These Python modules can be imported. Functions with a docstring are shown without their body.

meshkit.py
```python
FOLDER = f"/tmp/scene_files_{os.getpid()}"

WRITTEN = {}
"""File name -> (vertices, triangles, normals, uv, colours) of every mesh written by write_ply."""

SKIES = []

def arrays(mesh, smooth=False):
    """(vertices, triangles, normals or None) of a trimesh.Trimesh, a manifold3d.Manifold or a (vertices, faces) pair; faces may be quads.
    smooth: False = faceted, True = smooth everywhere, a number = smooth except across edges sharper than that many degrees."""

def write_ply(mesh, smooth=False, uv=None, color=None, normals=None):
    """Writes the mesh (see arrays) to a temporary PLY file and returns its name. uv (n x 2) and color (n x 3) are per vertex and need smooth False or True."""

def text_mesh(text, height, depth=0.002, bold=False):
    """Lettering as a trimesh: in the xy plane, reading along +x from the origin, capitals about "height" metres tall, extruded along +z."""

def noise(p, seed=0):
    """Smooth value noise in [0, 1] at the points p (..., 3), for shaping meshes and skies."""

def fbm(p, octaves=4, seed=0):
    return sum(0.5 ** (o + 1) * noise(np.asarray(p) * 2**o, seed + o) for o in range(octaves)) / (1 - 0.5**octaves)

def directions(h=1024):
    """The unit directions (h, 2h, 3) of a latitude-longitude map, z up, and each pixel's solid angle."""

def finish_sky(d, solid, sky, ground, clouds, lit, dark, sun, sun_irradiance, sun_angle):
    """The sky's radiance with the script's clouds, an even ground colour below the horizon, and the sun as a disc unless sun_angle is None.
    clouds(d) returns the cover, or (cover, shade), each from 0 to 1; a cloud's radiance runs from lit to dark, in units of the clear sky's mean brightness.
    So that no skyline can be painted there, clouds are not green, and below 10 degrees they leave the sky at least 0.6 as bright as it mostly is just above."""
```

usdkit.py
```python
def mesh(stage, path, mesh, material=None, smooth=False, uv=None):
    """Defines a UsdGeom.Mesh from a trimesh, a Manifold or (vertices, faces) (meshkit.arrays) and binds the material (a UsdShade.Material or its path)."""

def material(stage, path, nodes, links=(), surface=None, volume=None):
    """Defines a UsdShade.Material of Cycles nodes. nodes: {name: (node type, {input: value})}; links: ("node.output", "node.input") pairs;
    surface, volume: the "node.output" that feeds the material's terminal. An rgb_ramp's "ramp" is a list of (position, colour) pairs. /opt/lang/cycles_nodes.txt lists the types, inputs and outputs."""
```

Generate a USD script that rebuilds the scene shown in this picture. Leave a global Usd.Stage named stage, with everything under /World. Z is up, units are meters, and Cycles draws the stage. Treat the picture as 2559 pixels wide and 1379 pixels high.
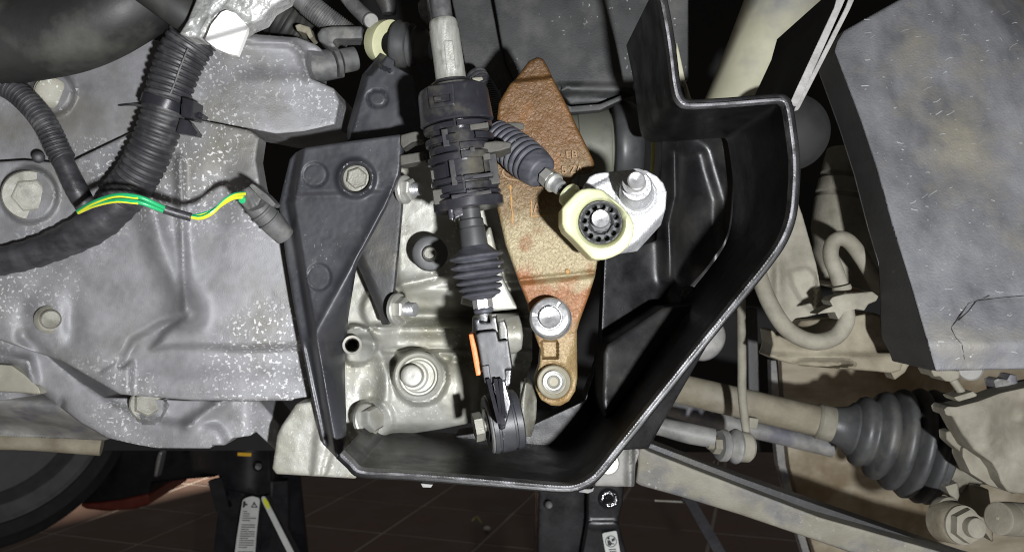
import math, random, numpy as np, trimesh, shapely, usdkit, meshkit
from shapely.geometry import Polygon, LineString, Point
from shapely import affinity
from scipy.spatial import Delaunay
from pxr import Usd, UsdGeom, UsdLux, UsdShade, Gf, Sdf

random.seed(7); np.random.seed(7)
stage = Usd.Stage.CreateInMemory()
UsdGeom.SetStageUpAxis(stage, UsdGeom.Tokens.z); UsdGeom.SetStageMetersPerUnit(stage, 1.0)
UsdGeom.Xform.Define(stage, '/World'); UsdGeom.Scope.Define(stage, '/World/Looks')

# ---------------------------------------------------------------- camera and light
CX, CY, F, H = 1279.5, 689.5, 2000.0, 0.75
cam = UsdGeom.Camera.Define(stage, '/World/camera')
cam.AddTranslateOp().Set((0, 0, H)); cam.AddRotateXOp().Set(90)
cam.CreateHorizontalApertureAttr(36.0); cam.CreateVerticalApertureAttr(36.0*551/1024)
cam.CreateFocalLengthAttr(36.0*F/2559); cam.CreateClippingRangeAttr((0.01, 100))
cam.CreateFStopAttr(20.0); cam.CreateFocusDistanceAttr(0.40)
cam.CreateExposureAttr(0.0)
torch = UsdLux.SphereLight.Define(stage, '/World/torch_light')
torch.CreateRadiusAttr(0.011); torch.CreateIntensityAttr(5700.0); torch.CreateColorAttr((0.97, 0.98, 1.0))
torch.AddTranslateOp().Set((0.115, -0.15, 0.67))
dome = UsdLux.DomeLight.Define(stage, '/World/room_light')
dome.CreateIntensityAttr(0.02); dome.CreateColorAttr((1.0, 0.93, 0.85))
lamp = UsdLux.RectLight.Define(stage, '/World/garage_lamp')
lamp.CreateWidthAttr(0.4); lamp.CreateHeightAttr(0.4); lamp.CreateIntensityAttr(1500.0); lamp.CreateColorAttr((1.0, 0.90, 0.76))
lamp.AddTranslateOp().Set((-0.42, 3.65, 1.1)); lamp.AddRotateZOp().Set(53.7); lamp.AddRotateXOp().Set(90)

# ---------------------------------------------------------------- helpers
def P(x, y, d):
    x, y, d = np.broadcast_arrays(np.asarray(x, float), np.asarray(y, float), np.asarray(d, float))
    return np.stack([(x-CX)*d/F, d, H-(y-CY)*d/F], -1)

used = {}
def numbered(path):
    n = used.get(path, -1) + 1; used[path] = n
    return path if n == 0 else f'{path}_{n:03d}'

bases = {}
def tag(prim, label=None, cat=None, group=None, kind=None):
    for k, v in (('label', label), ('category', cat), ('group', group), ('kind', kind)):
        if v: prim.SetCustomDataByKey(k, v)
def thing(name, label, cat, base, group=None, kind=None):
    p = numbered('/World/'+name)
    x = UsdGeom.Xform.Define(stage, p); b = np.asarray(base, float)
    x.AddTranslateOp().Set(Gf.Vec3d(*map(float, b))); bases[p] = b
    tag(x.GetPrim(), label, cat, group, kind)
    return p
def obj(name, mesh, mat, parent=None, smooth=35, label=None, cat=None, group=None, kind=None):
    p = numbered((parent or '/World')+'/'+name)
    if hasattr(mesh, 'to_mesh'):
        mm = mesh.to_mesh(); mesh = trimesh.Trimesh(mm.vert_properties[:, :3], mm.tri_verts)
    if isinstance(mesh, (list,)): mesh = trimesh.util.concatenate(mesh)
    m = mesh.copy()
    if parent:
        m.vertices = m.vertices - bases[parent]; bases[p] = bases[parent]
        usdkit.mesh(stage, p, m, M[mat], smooth=smooth)
    else:
        b = m.bounds.mean(0); b[2] = m.bounds[0][2]
        m.vertices = m.vertices - b
        g = usdkit.mesh(stage, p, m, M[mat], smooth=smooth); g.AddTranslateOp().Set(Gf.Vec3d(*map(float, b))); bases[p] = b
    tag(stage.GetPrimAtPath(p), label, cat, group, kind)
    return p

def split_sides(m, test):
    """front and side faces of a solid as two meshes"""
    k = test(m.face_normals); mk = lambda q: m.submesh([np.where(q)[0]], append=True, repair=False)
    return mk(~k), mk(k)
def poly(pts, rnd=0, holes=()):
    g = pts if hasattr(pts, 'area') else Polygon(pts)
    g = g.buffer(0)
    if rnd: g = g.buffer(-rnd).buffer(2*rnd).buffer(-rnd)
    for h in holes: g = g.difference(h)
    if g.geom_type == 'MultiPolygon': g = max(g.geoms, key=lambda q: q.area)
    return g
def circ(x, y, r, sx=1.0, rot=0):
    return affinity.rotate(affinity.scale(Point(x, y).buffer(r, 24), sx, 1.0), rot)
def sst(a, b, x):
    t = np.clip((x-a)/(b-a), 0, 1); return t*t*(3-2*t)
def dseg(x, y, *pts):
    return shapely.distance(shapely.points(x, y), LineString(pts))
def gauss(x, y, cx, cy, sx, sy=None):
    sy = sy or sx; return np.exp(-(((x-cx)/sx)**2+((y-cy)/sy)**2))
def side(x, y, a, b):
    """signed pixel distance from the line a-b, positive on the picture's right when b lies below a"""
    dx, dy = b[0]-a[0], b[1]-a[1]
    return ((x-a[0])*dy-(y-a[1])*dx)/math.hypot(dx, dy)
def sdp(x, y, g):
    """signed distance to polygon g, positive inside"""
    p = shapely.points(x, y); d = shapely.distance(p, g.boundary)
    return np.where(shapely.contains_xy(g, x, y), d, -d)
def fb(x, y, s, seed=0, o=4):
    x = np.asarray(x, float)
    return meshkit.fbm(np.stack([x*s, np.asarray(y)*s, np.full(x.shape, seed*7.3)], -1), o, seed)-0.5

def densify(line, s):
    n = max(int(math.ceil(line.length/s)), 6)
    return np.array([line.interpolate(i/n, normalized=True).coords[0] for i in range(n)])
def rings(g):
    gs = getattr(g, 'geoms', [g])
    out = []
    for q in gs:
        if q.is_empty: continue
        out += [q.exterior, *q.interiors]
    return out
def relief(g, d, thick=0.008, bevel=4, step=14, dep=None, tilt=None, edge=None):
    """A solid whose outline at depth d (metres from the lens plane) is g, with rounded edges, surface relief dep and real thickness."""
    es = edge or max(3.0, step*0.6)
    pts = [densify(r, es) for r in rings(g)]
    if bevel:
        for k in ((0.3, 1.0) if bevel < 8 else (0.15, 0.45, 1.0)):
            q = g.buffer(-bevel*k)
            if not q.is_empty: pts += [densify(r, es) for r in rings(q)]
    x0, y0, x1, y1 = g.bounds
    gx, gy = np.meshgrid(np.arange(x0+step/2, x1, step), np.arange(y0+step/2, y1, step*0.87))
    gx[1::2] += step/2
    gx, gy = gx.ravel(), gy.ravel()
    q = g.buffer(-(bevel+step*0.45))
    k = shapely.contains_xy(q, gx, gy) if not q.is_empty else np.zeros(len(gx), bool)
    pts.append(np.c_[gx[k], gy[k]])
    p = np.vstack(pts); p = np.unique(np.round(p, 3), axis=0)
    tri = Delaunay(p).simplices
    c = p[tri].mean(1)
    tri = tri[shapely.contains_xy(g, c[:, 0], c[:, 1])]
    a = p[tri]; ar = np.cross(a[:, 1]-a[:, 0], a[:, 2]-a[:, 0])
    tri = tri[np.abs(ar) > 1e-4]; ar = ar[np.abs(ar) > 1e-4]
    tri[ar > 0] = tri[ar > 0][:, ::-1]
    x, y = p[:, 0], p[:, 1]
    base = np.full(len(p), float(d))
    if tilt: base = base + tilt[0]*(x-tilt[2]) + tilt[1]*(y-tilt[3])
    front = base.copy()
    if dep is not None: front = front + dep(x, y)
    if bevel:
        dist = shapely.distance(shapely.points(x, y), g.boundary)
        t = np.clip(dist/bevel, 0, 1)
        front = front + bevel*d/F*(1-np.sqrt(np.clip(1-(1-t)**2, 0, 1)))
    V = P(x, y, front)
    back = V.copy(); back[:, 1] = np.maximum(base, front)+thick
    n = len(p)
    e = np.vstack([tri[:, [0, 1]], tri[:, [1, 2]], tri[:, [2, 0]]])
    key = {}
    es_ = np.sort(e, 1); _, inv, cnt = np.unique(es_, axis=0, return_inverse=True, return_counts=True)
    be = e[cnt[inv.ravel()] == 1]
    f = np.vstack([tri, tri[:, ::-1]+n, np.c_[be[:, 1], be[:, 0], be[:, 0]+n], np.c_[be[:, 1], be[:, 0]+n, be[:, 1]+n]])
    return trimesh.Trimesh(np.vstack([V, back]), f, process=False)

def frame(a):
    a = a/np.linalg.norm(a); r = np.array([0, 0, 1.0]) if abs(a[2]) < .9 else np.array([1.0, 0, 0])
    u = np.cross(r, a); u /= np.linalg.norm(u); return a, u, np.cross(a, u)
def lathe3(p0, axis, prof, n=48, ang=None, hexa=False, r2=1.0):
    """Revolve prof [(s, r)] in metres about the axis through p0. ang=(a0,a1) degrees for a partial ring (closed solid between first and last profile point)."""
    a, u, w = frame(np.asarray(axis, float)); prof = np.asarray(prof, float); m = len(prof)
    full = ang is None
    th = np.linspace(0, 2*np.pi, n, endpoint=False) if full else np.radians(np.linspace(ang[0], ang[1], n))
    ring = np.cos(th)[:, None]*u+np.sin(th)[:, None]*w
    V = (p0 + prof[None, :, 0:1]*a + prof[None, :, 1:2]*ring[:, None, :]).reshape(-1, 3)
    f = []
    for i in range(n if full else n-1):
        j = (i+1) % n
        for k in range(m-1):
            q = (i*m+k, j*m+k, j*m+k+1, i*m+k+1)
            f += [(q[0], q[1], q[2]), (q[0], q[2], q[3])]
    return trimesh.Trimesh(V, np.array(f)[:, ::-1], process=False)
def lathe(a, b, prof, n=48, ang=None):
    """a, b: (x, y, d) ends of the axis; prof in pixels at the depth of a."""
    p0, p1 = P(*a), P(*b); k = a[2]/F
    return lathe3(p0, p1-p0, [(s*k, max(r, 0.01)*k) for s, r in prof], n, ang)
def solid(s0, s1, r, c=2):
    return [(s0, 0), (s0, r-c), (s0+c*.4, r-c*.3), (s0+c, r), (s1-c, r), (s1-c*.4, r-c*.3), (s1, r-c), (s1, 0)]
def ringp(s0, s1, r0, r1, c=1.5):
    return [(s0, r0), (s0, r1-c), (s0+c, r1), (s1-c, r1), (s1, r1-c), (s1, r0), (s0, r0)]
def prism(a, b, r, s0, s1, n=6, c=3, rot=0.0):
    """hexagonal prism about the axis a-b, chamfered"""
    p0, p1 = P(*a), P(*b); k = a[2]/F
    ax, u, w = frame(p1-p0); V, f = [], []
    prof = [(s0, r), (s1-c, r), (s1, r*0.86)]
    for s, q in prof:
        for i in range(n):
            t = 2*np.pi*i/n+rot; V.append(p0+ax*s*k+(np.cos(t)*u+np.sin(t)*w)*q*k)
    for k_ in range(2):
        for i in range(n):
            j = (i+1) % n; f += [(k_*n+i, k_*n+j, (k_+1)*n+j), (k_*n+i, (k_+1)*n+j, (k_+1)*n+i)]
    V.append(p0+ax*s1*k); V.append(p0+ax*s0*k)
    for i in range(n):
        j = (i+1) % n; f += [(2*n+i, 2*n+j, 3*n), (j, i, 3*n+1)]
    return trimesh.Trimesh(np.array(V), np.array(f), process=False)
def crom(pts, n):
    p = np.asarray(pts, float); p = np.vstack([2*p[0]-p[1], p, 2*p[-1]-p[-2]]); out = []
    for i in range(1, len(p)-2):
        for t in np.linspace(0, 1, n, endpoint=False):
            a, b, c, d = p[i-1], p[i], p[i+1], p[i+2]
            out.append(.5*((2*b)+(c-a)*t+(2*a-5*b+4*c-d)*t*t+(3*b-a-3*c+d)*t**3))
    out.append(p[-2]); return np.array(out)
def tube(path, r, rib=None, n=20, step=None, cap=True, raw=False, prof=None):
    """path of (x, y, d) pixels and depth (or metres if raw); r in pixels (number or list along the path); rib=(period px, amplitude px)."""
    w = np.asarray(path, float); W = w if raw else P(w[:, 0], w[:, 1], w[:, 2])
    k = 1.0 if raw else w[:, 2].mean()/F
    C = crom(W, 24); L = np.r_[0, np.cumsum(np.linalg.norm(np.diff(C, axis=0), axis=1))]
    st = (step or 8)*(1 if raw and step else k) if not raw else (step or L[-1]/30)
    if rib: st = rib[0]*k/8
    m = max(int(L[-1]/st), 3); s = np.linspace(0, L[-1], m+1)
    Q = np.stack([np.interp(s, L, C[:, i]) for i in range(3)], -1)
    rr = np.interp(s, np.linspace(0, L[-1], len(np.atleast_1d(r))), np.atleast_1d(r).astype(float))*k if np.ndim(r) else np.full(m+1, r*k)
    if rib:
        ph = (s/(rib[0]*k)) % 1
        rr = rr + rib[1]*k*(np.clip(np.sin(ph*2*np.pi)*2.2+.9, -1, 1))
    if prof is not None: rr = rr*prof(s/L[-1])
    T = np.gradient(Q, axis=0); T /= np.linalg.norm(T, axis=1, keepdims=True)
    a, u, v = frame(T[0]); V = []
    th = np.linspace(0, 2*np.pi, n, endpoint=False)
    for i in range(m+1):
        u = u-T[i]*np.dot(u, T[i]); u /= np.linalg.norm(u); v = np.cross(T[i], u)
        V.append(Q[i]+rr[i]*(np.cos(th)[:, None]*u+np.sin(th)[:, None]*v))
    V = np.vstack(V); f = []
    for i in range(m):
        A = np.arange(n)+i*n; B = (np.arange(n)+1) % n+i*n
        f.append(np.c_[A, B, B+n]); f.append(np.c_[A, B+n, A+n])
    f = np.vstack(f)
    if cap:
        V = np.vstack([V, Q[0], Q[-1]]); A = np.arange(n); B = (A+1) % n
        f = np.vstack([f, np.c_[B, A, np.full(n, len(V)-2)], np.c_[A+m*n, B+m*n, np.full(n, len(V)-1)]])
    return trimesh.Trimesh(V, f, process=False)
def box3(c, size, R=None):
    b = trimesh.creation.box(size)
    T = np.eye(4)
    if R is not None: T[:3, :3] = R
    T[:3, 3] = c; b.apply_transform(T); return b
def bar(p0, p1, w, t, up=(0, 0, 1)):
    """flat bar between two points in metres, w across, t thick"""
    p0, p1 = np.asarray(p0, float), np.asarray(p1, float); a = p1-p0; L = np.linalg.norm(a); a = a/L
    u = np.cross(up, a); u /= np.linalg.norm(u); v = np.cross(a, u)
    return box3((p0+p1)/2, (L, w, t), np.stack([a, u, v], 1))
def text(s, x, y, h, d, rot=0, depth=0.0006, shear=0):
    """raised lettering: capitals h px tall, lower-left corner at pixel (x, y), on a surface at depth d"""
    m = meshkit.text_mesh(s, 1.0, 1.0, bold=True); v = m.vertices.copy()
    c, sn = math.cos(math.radians(rot)), math.sin(math.radians(rot))
    px = x+h*(v[:, 0]*c+v[:, 1]*sn); py = y-h*(v[:, 1]*c-v[:, 0]*sn)
    dd = d(px, py) if callable(d) else d
    V = P(px, py, dd); V[:, 1] -= v[:, 2]*depth-0.0001
    return trimesh.Trimesh(V, m.faces, process=False)
def bolt(parent, x, y, d, fl, hx, h=16, tilt=(0, 0), mat='zinc_dull', rot=0.3, name='bolt', stud=0, fh=6, dome=False, dz=.02):
    """flanged hexagon bolt on a surface at depth d whose axis points at the camera plus a tilt in pixels"""
    a = (x, y, d); b = (x+tilt[0], y+tilt[1], d-dz)
    ms = [lathe(a, b, [(-6, 0), (-6, fl), (fh*.5, fl), (fh, fl-3), (fh+1, hx*.9), (fh+1, 0)], 40)]
    if dome: ms.append(lathe(a, b, [(fh, hx), (fh+h*.6, hx*.97), (fh+h*.9, hx*.8), (fh+h, hx*.45), (fh+h, 0)], 32))
    else: ms.append(prism(a, b, hx, fh-1, fh+h, rot=rot, c=h*.2)); ms.append(lathe(a, b, [(fh+h-1, 0), (fh+h-1, hx*.72), (fh+h+.6, hx*.70), (fh+h+.2, hx*.58), (fh+h+.4, 0)], 32))
    p = obj(name, ms, mat, parent)
    if stud:
        pr = [(0, 0)]
        pr = [(fh+h-2, 0.1)]
        s = fh+h-2
        while s < fh+h+stud: pr += [(s, hx*.5), (s+2, hx*.58), (s+4, hx*.5)]; s += 4.2
        pr += [(s, hx*.42), (s, 0)]
        obj('thread', lathe(a, b, pr, 28), 'zinc', p)
    return p

# ---------------------------------------------------------------- materials
M = {}
def mat(name, c1, c2, sc=60, rough=0.5, metal=0.0, bump=0.3, bsc=900, dist=0.0004, c3=None, sc3=18, th3=(0.45, 0.7), speck=None, spec=0.5,
        rvar=0.12, coat=0, sss=0, det=6, stretch=None, aniso=0, bump2=None):
    n = {'g': ('geometry', {}), 'mp': ('mapping', {'scale': stretch or (1, 1, 1)}),
         'n1': ('noise_texture', {'scale': sc, 'detail': det, 'roughness': 0.62}),
         'r1': ('rgb_ramp', {'ramp': [(0.33, c1), (0.67, c2)]}),
         'nb': ('noise_texture', {'scale': bsc, 'detail': 4, 'roughness': 0.6}),
         'b': ('bump', {'strength': bump, 'distance': dist}),
         'mr': ('map_range', {'from_min': .3, 'from_max': .7, 'to_min': max(rough-rvar, .05), 'to_max': min(rough+rvar, 1), 'clamp': True}),
         'p': ('principled_bsdf', {'metallic': metal, 'specular_ior_level': spec, 'coat_weight': coat, 'coat_roughness': .15, 'anisotropic': aniso})}
    if sss: n['p'][1].update({'subsurface_weight': sss, 'subsurface_scale': .003, 'subsurface_radius': (1, .9, .5)})
    l = [('g.position', 'mp.vector'), ('mp.vector', 'n1.vector'), ('g.position', 'nb.vector'), ('n1.fac', 'r1.fac'), ('nb.fac', 'b.height'), ('b.normal', 'p.normal'),
         ('n1.fac', 'mr.value'), ('mr.result', 'p.roughness')]
    out = 'r1.color'
    if c3 is not None:
        n['n3'] = ('noise_texture', {'scale': sc3, 'detail': 5, 'roughness': .6}); n['m3'] = ('map_range', {'from_min': th3[0], 'from_max': th3[1], 'clamp': True})
        n['x3'] = ('mix_color', {'b': c3}); l += [('g.position', 'n3.vector'), ('n3.fac', 'm3.value'), ('m3.result', 'x3.fac'), (out, 'x3.a')]; out = 'x3.result'
    if speck:
        col, s, lo, msc, mlo = speck
        n['ns'] = ('noise_texture', {'scale': s, 'detail': 2, 'roughness': .5}); n['ms'] = ('map_range', {'from_min': lo, 'from_max': lo+.03, 'clamp': True})
        n['nk'] = ('noise_texture', {'scale': msc, 'detail': 2}); n['mk'] = ('map_range', {'from_min': mlo, 'from_max': mlo+.12, 'clamp': True})
        n['mm'] = ('math', {'math_type': 'multiply'}); n['xs'] = ('mix_color', {'b': col})
        l += [('g.position', 'ns.vector'), ('g.position', 'nk.vector'), ('ns.fac', 'ms.value'), ('nk.fac', 'mk.value'), ('ms.result', 'mm.value1'), ('mk.result', 'mm.value2'), ('mm.value', 'xs.fac'), (out, 'xs.a')]; out = 'xs.result'
    if bump2:
        n['nc'] = ('noise_texture', {'scale': bump2[0], 'detail': 3}); n['b2'] = ('bump', {'strength': bump2[1], 'distance': bump2[2]})
        l = [q for q in l if q != ('b.normal', 'p.normal')]
        l += [('g.position', 'nc.vector'), ('nc.fac', 'b2.height'), ('b2.normal', 'b.normal'), ('b.normal', 'p.normal')]
    l.append((out, 'p.base_color'))
    M[name] = usdkit.material(stage, '/World/Looks/'+name, n, l, surface='p.BSDF')

mat('cast_grey', (.185, .185, .192), (.28, .28, .29), 60, .56, .2, .55, 1300, .0003, c3=(.15, .145, .125), sc3=17, th3=(.5, .72), speck=((.50, .50, .50), 560, .598, 15, .485), bump2=(160, .13, .0006))
mat('cast_tan', (.20, .195, .16), (.27, .26, .21), 40, .6, .1, .4, 1100, .0003, c3=(.33, .32, .26), sc3=22, speck=((.6, .6, .55), 500, .64, 30, .5), bump2=(140, .25, .0006))
mat('cast_pale', (.34, .34, .305), (.46, .46, .42), 70, .5, .3, .5, 1500, .0003, c3=(.24, .23, .17), sc3=26, speck=((.6, .6, .56), 600, .62, 40, .5), bump2=(220, .3, .0007))
mat('black_plastic', (.022, .023, .027), (.038, .039, .046), 35, .46, 0, .3, 1800, .0001, c3=(.075, .075, .075), sc3=30, th3=(.5, .8), speck=((.25, .25, .25), 900, .70, 40, .5))
mat('black_gloss', (.006, .006, .0065), (.012, .012, .013), 60, .38, 0, .3, 1300, .0002, c3=(.026, .025, .023), sc3=22, th3=(.5, .72), speck=((.14, .14, .14), 900, .75, 30, .5), spec=.35)
mat('rim_highlight', (.05, .05, .053), (.26, .26, .275), 110, .34, 0, .6, 900, .0004, c3=(.045, .045, .045), sc3=60, th3=(.46, .6))  # pale colour carries the highlight of the glossy rim
mat('dusty_black', (.022, .023, .023), (.042, .043, .043), 40, .6, 0, .5, 900, .0003, c3=(.08, .08, .075), sc3=35, th3=(.5, .75), speck=((.35, .35, .35), 350, .69, 20, .45))
mat('clip_black', (.014, .014, .018), (.026, .026, .032), 50, .27, 0, .2, 1200, .0001, spec=.6, c3=(.085, .08, .062), sc3=45, th3=(.54, .72))
mat('clip_matte', (.014, .014, .017), (.028, .028, .033), 60, .55, 0, .3, 1200, .0001, c3=(.07, .067, .055), sc3=70, th3=(.5, .72), spec=.3)
mat('clip_dust', (.046, .044, .036), (.085, .081, .070), 200, .7, 0, .5, 1300, .0003)
mat('rubber', (.038, .039, .047), (.072, .074, .088), 90, .55, 0, .2, 900, .0002, c3=(.13, .13, .145), sc3=70, th3=(.48, .78), stretch=(1, 1, 3))
mat('rubber_grey', (.032, .033, .034), (.05, .051, .052), 50, .5, 0, .2, 900, .0002, c3=(.09, .088, .08), sc3=40, th3=(.55, .8))
mat('conduit', (.022, .022, .025), (.04, .04, .044), 120, .5, 0, .3, 1000, .0002, c3=(.10, .10, .10), sc3=90, th3=(.5, .75))
mat('hose_black', (.012, .012, .012), (.024, .025, .023), 20, .6, 0, .3, 700, .0002, c3=(.075, .078, .066), sc3=24, th3=(.5, .75))
mat('tape', (.02, .02, .023), (.045, .045, .05), 60, .45, 0, .5, 120, .0008, stretch=(1, 1, 2.5), c3=(.08, .08, .085), sc3=50, th3=(.55, .8))
mat('rust', (.185, .075, .024), (.20, .12, .05), 38, .6, .1, 1.0, 1700, .0008, c3=(.26, .22, .12), sc3=15, th3=(.44, .60), speck=((.12, .08, .035), 1300, .58, 30, .40), bump2=(700, .8, .0012))
mat('rust_pale', (.36, .31, .20), (.36, .24, .12), 38, .5, .35, .9, 1300, .0006, c3=(.33, .14, .05), sc3=20, th3=(.52, .66), speck=((.55, .50, .36), 700, .58, 18, .42), bump2=(480, .6, .0009))
mat('rust_letter_lit', (.20, .115, .05), (.27, .17, .085), 120, .55, .1, .3, 1500, .0003)  # lighter than the iron: the lit edges of raised marks, put into the colour
mat('rust_mark', (.22, .13, .045), (.42, .22, .05), 420, .6)
mat('yellow', (.75, .60, .03), (.8, .66, .05), 80, .5)
mat('zinc', (.52, .53, .54), (.62, .63, .63), 300, .36, .75, .5, 1600, .0003, aniso=.2)
mat('zinc_dull', (.34, .34, .31), (.44, .44, .41), 120, .45, .5, .3, 1200, .0003, c3=(.30, .28, .22), sc3=50)
mat('bolt_dull', (.15, .145, .12), (.22, .215, .18), 150, .5, .15, .5, 1200, .0003, c3=(.10, .095, .075), sc3=90, th3=(.5, .7))
mat('boot_rubber', (.045, .046, .047), (.07, .071, .072), 50, .5, 0, .3, 900, .0003, c3=(.13, .125, .11), sc3=30, th3=(.52, .8))
mat('arm_steel', (.17, .16, .125), (.25, .24, .20), 30, .65, .05, .6, 800, .0006, c3=(.105, .11, .125), sc3=22, th3=(.48, .64), speck=((.3, .29, .27), 300, .66, 25, .45))
mat('zinc_tan', (.24, .22, .16), (.30, .28, .21), 120, .55, .1, .3, 1200, .0003)
mat('lever_steel', (.42, .425, .44), (.52, .525, .53), 400, .38, .4, .9, 1400, .0005)
mat('bright_steel', (.36, .36, .37), (.46, .46, .46), 300, .33, .6, .15, 1500, .0001, aniso=.5)
mat('ferrule', (.40, .40, .36), (.56, .56, .52), 150, .42, .55, .4, 1200, .0003, stretch=(3, 1, .5), c3=(.20, .20, .17), sc3=70, th3=(.55, .7))
mat('cream', (.64, .66, .36), (.70, .72, .42), 20, .35, 0, .1, 800, .0001, sss=.25, spec=.45)
mat('cream_old', (.42, .42, .25), (.52, .52, .33), 60, .5)
mat('orange', (.85, .17, .03), (.9, .22, .05), 60, .4, sss=.2)
mat('wire_green', (.02, .36, .13), (.03, .42, .16), 60, .35)
mat('wire_yellow', (.72, .75, .03), (.8, .8, .05), 60, .35)
mat('wire_sleeve', (.02, .02, .022), (.05, .05, .055), 200, .4)
mat('connector_grey', (.07, .07, .07), (.12, .12, .12), 120, .6, c3=(.21, .205, .185), sc3=80, th3=(.5, .75))
mat('foil', (.42, .43, .41), (.62, .63, .62), 90, .42, .45, .8, 250, .0012, c3=(.2, .2, .17), sc3=60, th3=(.55, .72))
mat('white_paper', (.80, .80, .78), (.86, .86, .85), 50, .5, 0, .1)
mat('tan_paint', (.37, .36, .26), (.46, .45, .33), 16, .5, 0, .2, 500, .0004, c3=(.16, .16, .19), sc3=9, th3=(.55, .75))
mat('dust_tan', (.14, .13, .10), (.28, .265, .215), 42, .8, 0, .4, 700, .0006, c3=(.15, .135, .10), sc3=14, th3=(.5, .75))
mat('dust_brown', (.13, .108, .074), (.25, .23, .17), 38, .8, 0, .5, 600, .0006, c3=(.29, .275, .23), sc3=12, th3=(.5, .7))
mat('dust_grey', (.14, .14, .133), (.27, .265, .25), 55, .6, .1, .4, 900, .0004, c3=(.12, .12, .14), sc3=35, th3=(.52, .66))
mat('plate_grey', (.085, .087, .095), (.195, .197, .207), 34, .6, 0, .7, 700, .0006, stretch=(1, 1, .4), det=9, c3=(.215, .20, .16), sc3=13, th3=(.47, .66), speck=((.34, .34, .34), 500, .70, 24, .48), bump2=(30, .2, .002))
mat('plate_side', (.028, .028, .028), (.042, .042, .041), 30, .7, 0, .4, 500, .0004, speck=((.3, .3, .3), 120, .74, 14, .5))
mat('rust_wood', (.30, .20, .12), (.40, .27, .17), 30, .7, 0, .4, 300, .0006, stretch=(1, 1, 7), c3=(.24, .14, .08), sc3=30)
mat('weathered_board', (.19, .155, .10), (.38, .34, .26), 13, .75, 0, .3, 300, .0008, stretch=(1, 1, 4), c3=(.15, .11, .06), sc3=9, th3=(.46, .62))
mat('dark_metal', (.03, .03, .031), (.05, .05, .051), 40, .5, .2, .4, 800, .0003, c3=(.085, .08, .065), sc3=30, th3=(.55, .75))
mat('stand_black', (.010, .010, .012), (.016, .016, .019), 30, .32, 0, .25, 300, .0004, spec=.4)
mat('tyre', (.012, .012, .012), (.022, .022, .022), 40, .75)
mat('wheel_rim', (.10, .10, .105), (.15, .15, .155), 40, .6)
mat('floor_tile', (.11, .064, .05), (.15, .092, .074), 7, .5, 0, .35, 160, .0006, c3=(.12, .082, .066), sc3=3, speck=((.16, .13, .10), 300, .74, 9, .45))
mat('grout', (.32, .28, .25), (.42, .37, .33), 40, .9)
mat('dark_olive', (.10, .105, .08), (.16, .165, .13), 60, .6, .1, .4, 900, .0003, c3=(.05, .05, .045), sc3=30)
mat('line_yellow', (.45, .42, .12), (.55, .52, .18), 80, .5)
mat('dust_edge', (.20, .195, .185), (.30, .29, .28), 130, .6, 0, .5, 700, .0005, c3=(.11, .10, .12), sc3=60, th3=(.52, .66))
mat('plate_chip', (.20, .205, .215), (.42, .43, .44), 80, .5)
mat('bolt_gloss', (.012, .012, .014), (.02, .02, .022), 40, .14, 0, .8, 90, .0015)
mat('steel_blue', (.12, .12, .14), (.18, .18, .2), 60, .45, .5)
mat('bay_dark', (.008, .008, .008), (.014, .014, .014), 20, .8)
mat('label_white', (.55, .57, .55), (.66, .68, .66), 50, .5)
mat('label_ink', (.02, .02, .02), (.04, .04, .04), 50, .6)
mat('label_grey', (.22, .22, .21), (.28, .28, .27), 50, .6)
mat('label_yellow', (.75, .80, .03), (.8, .85, .05), 50, .5)
mat('label_orange', (.75, .42, .02), (.80, .47, .03), 50, .5)
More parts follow.
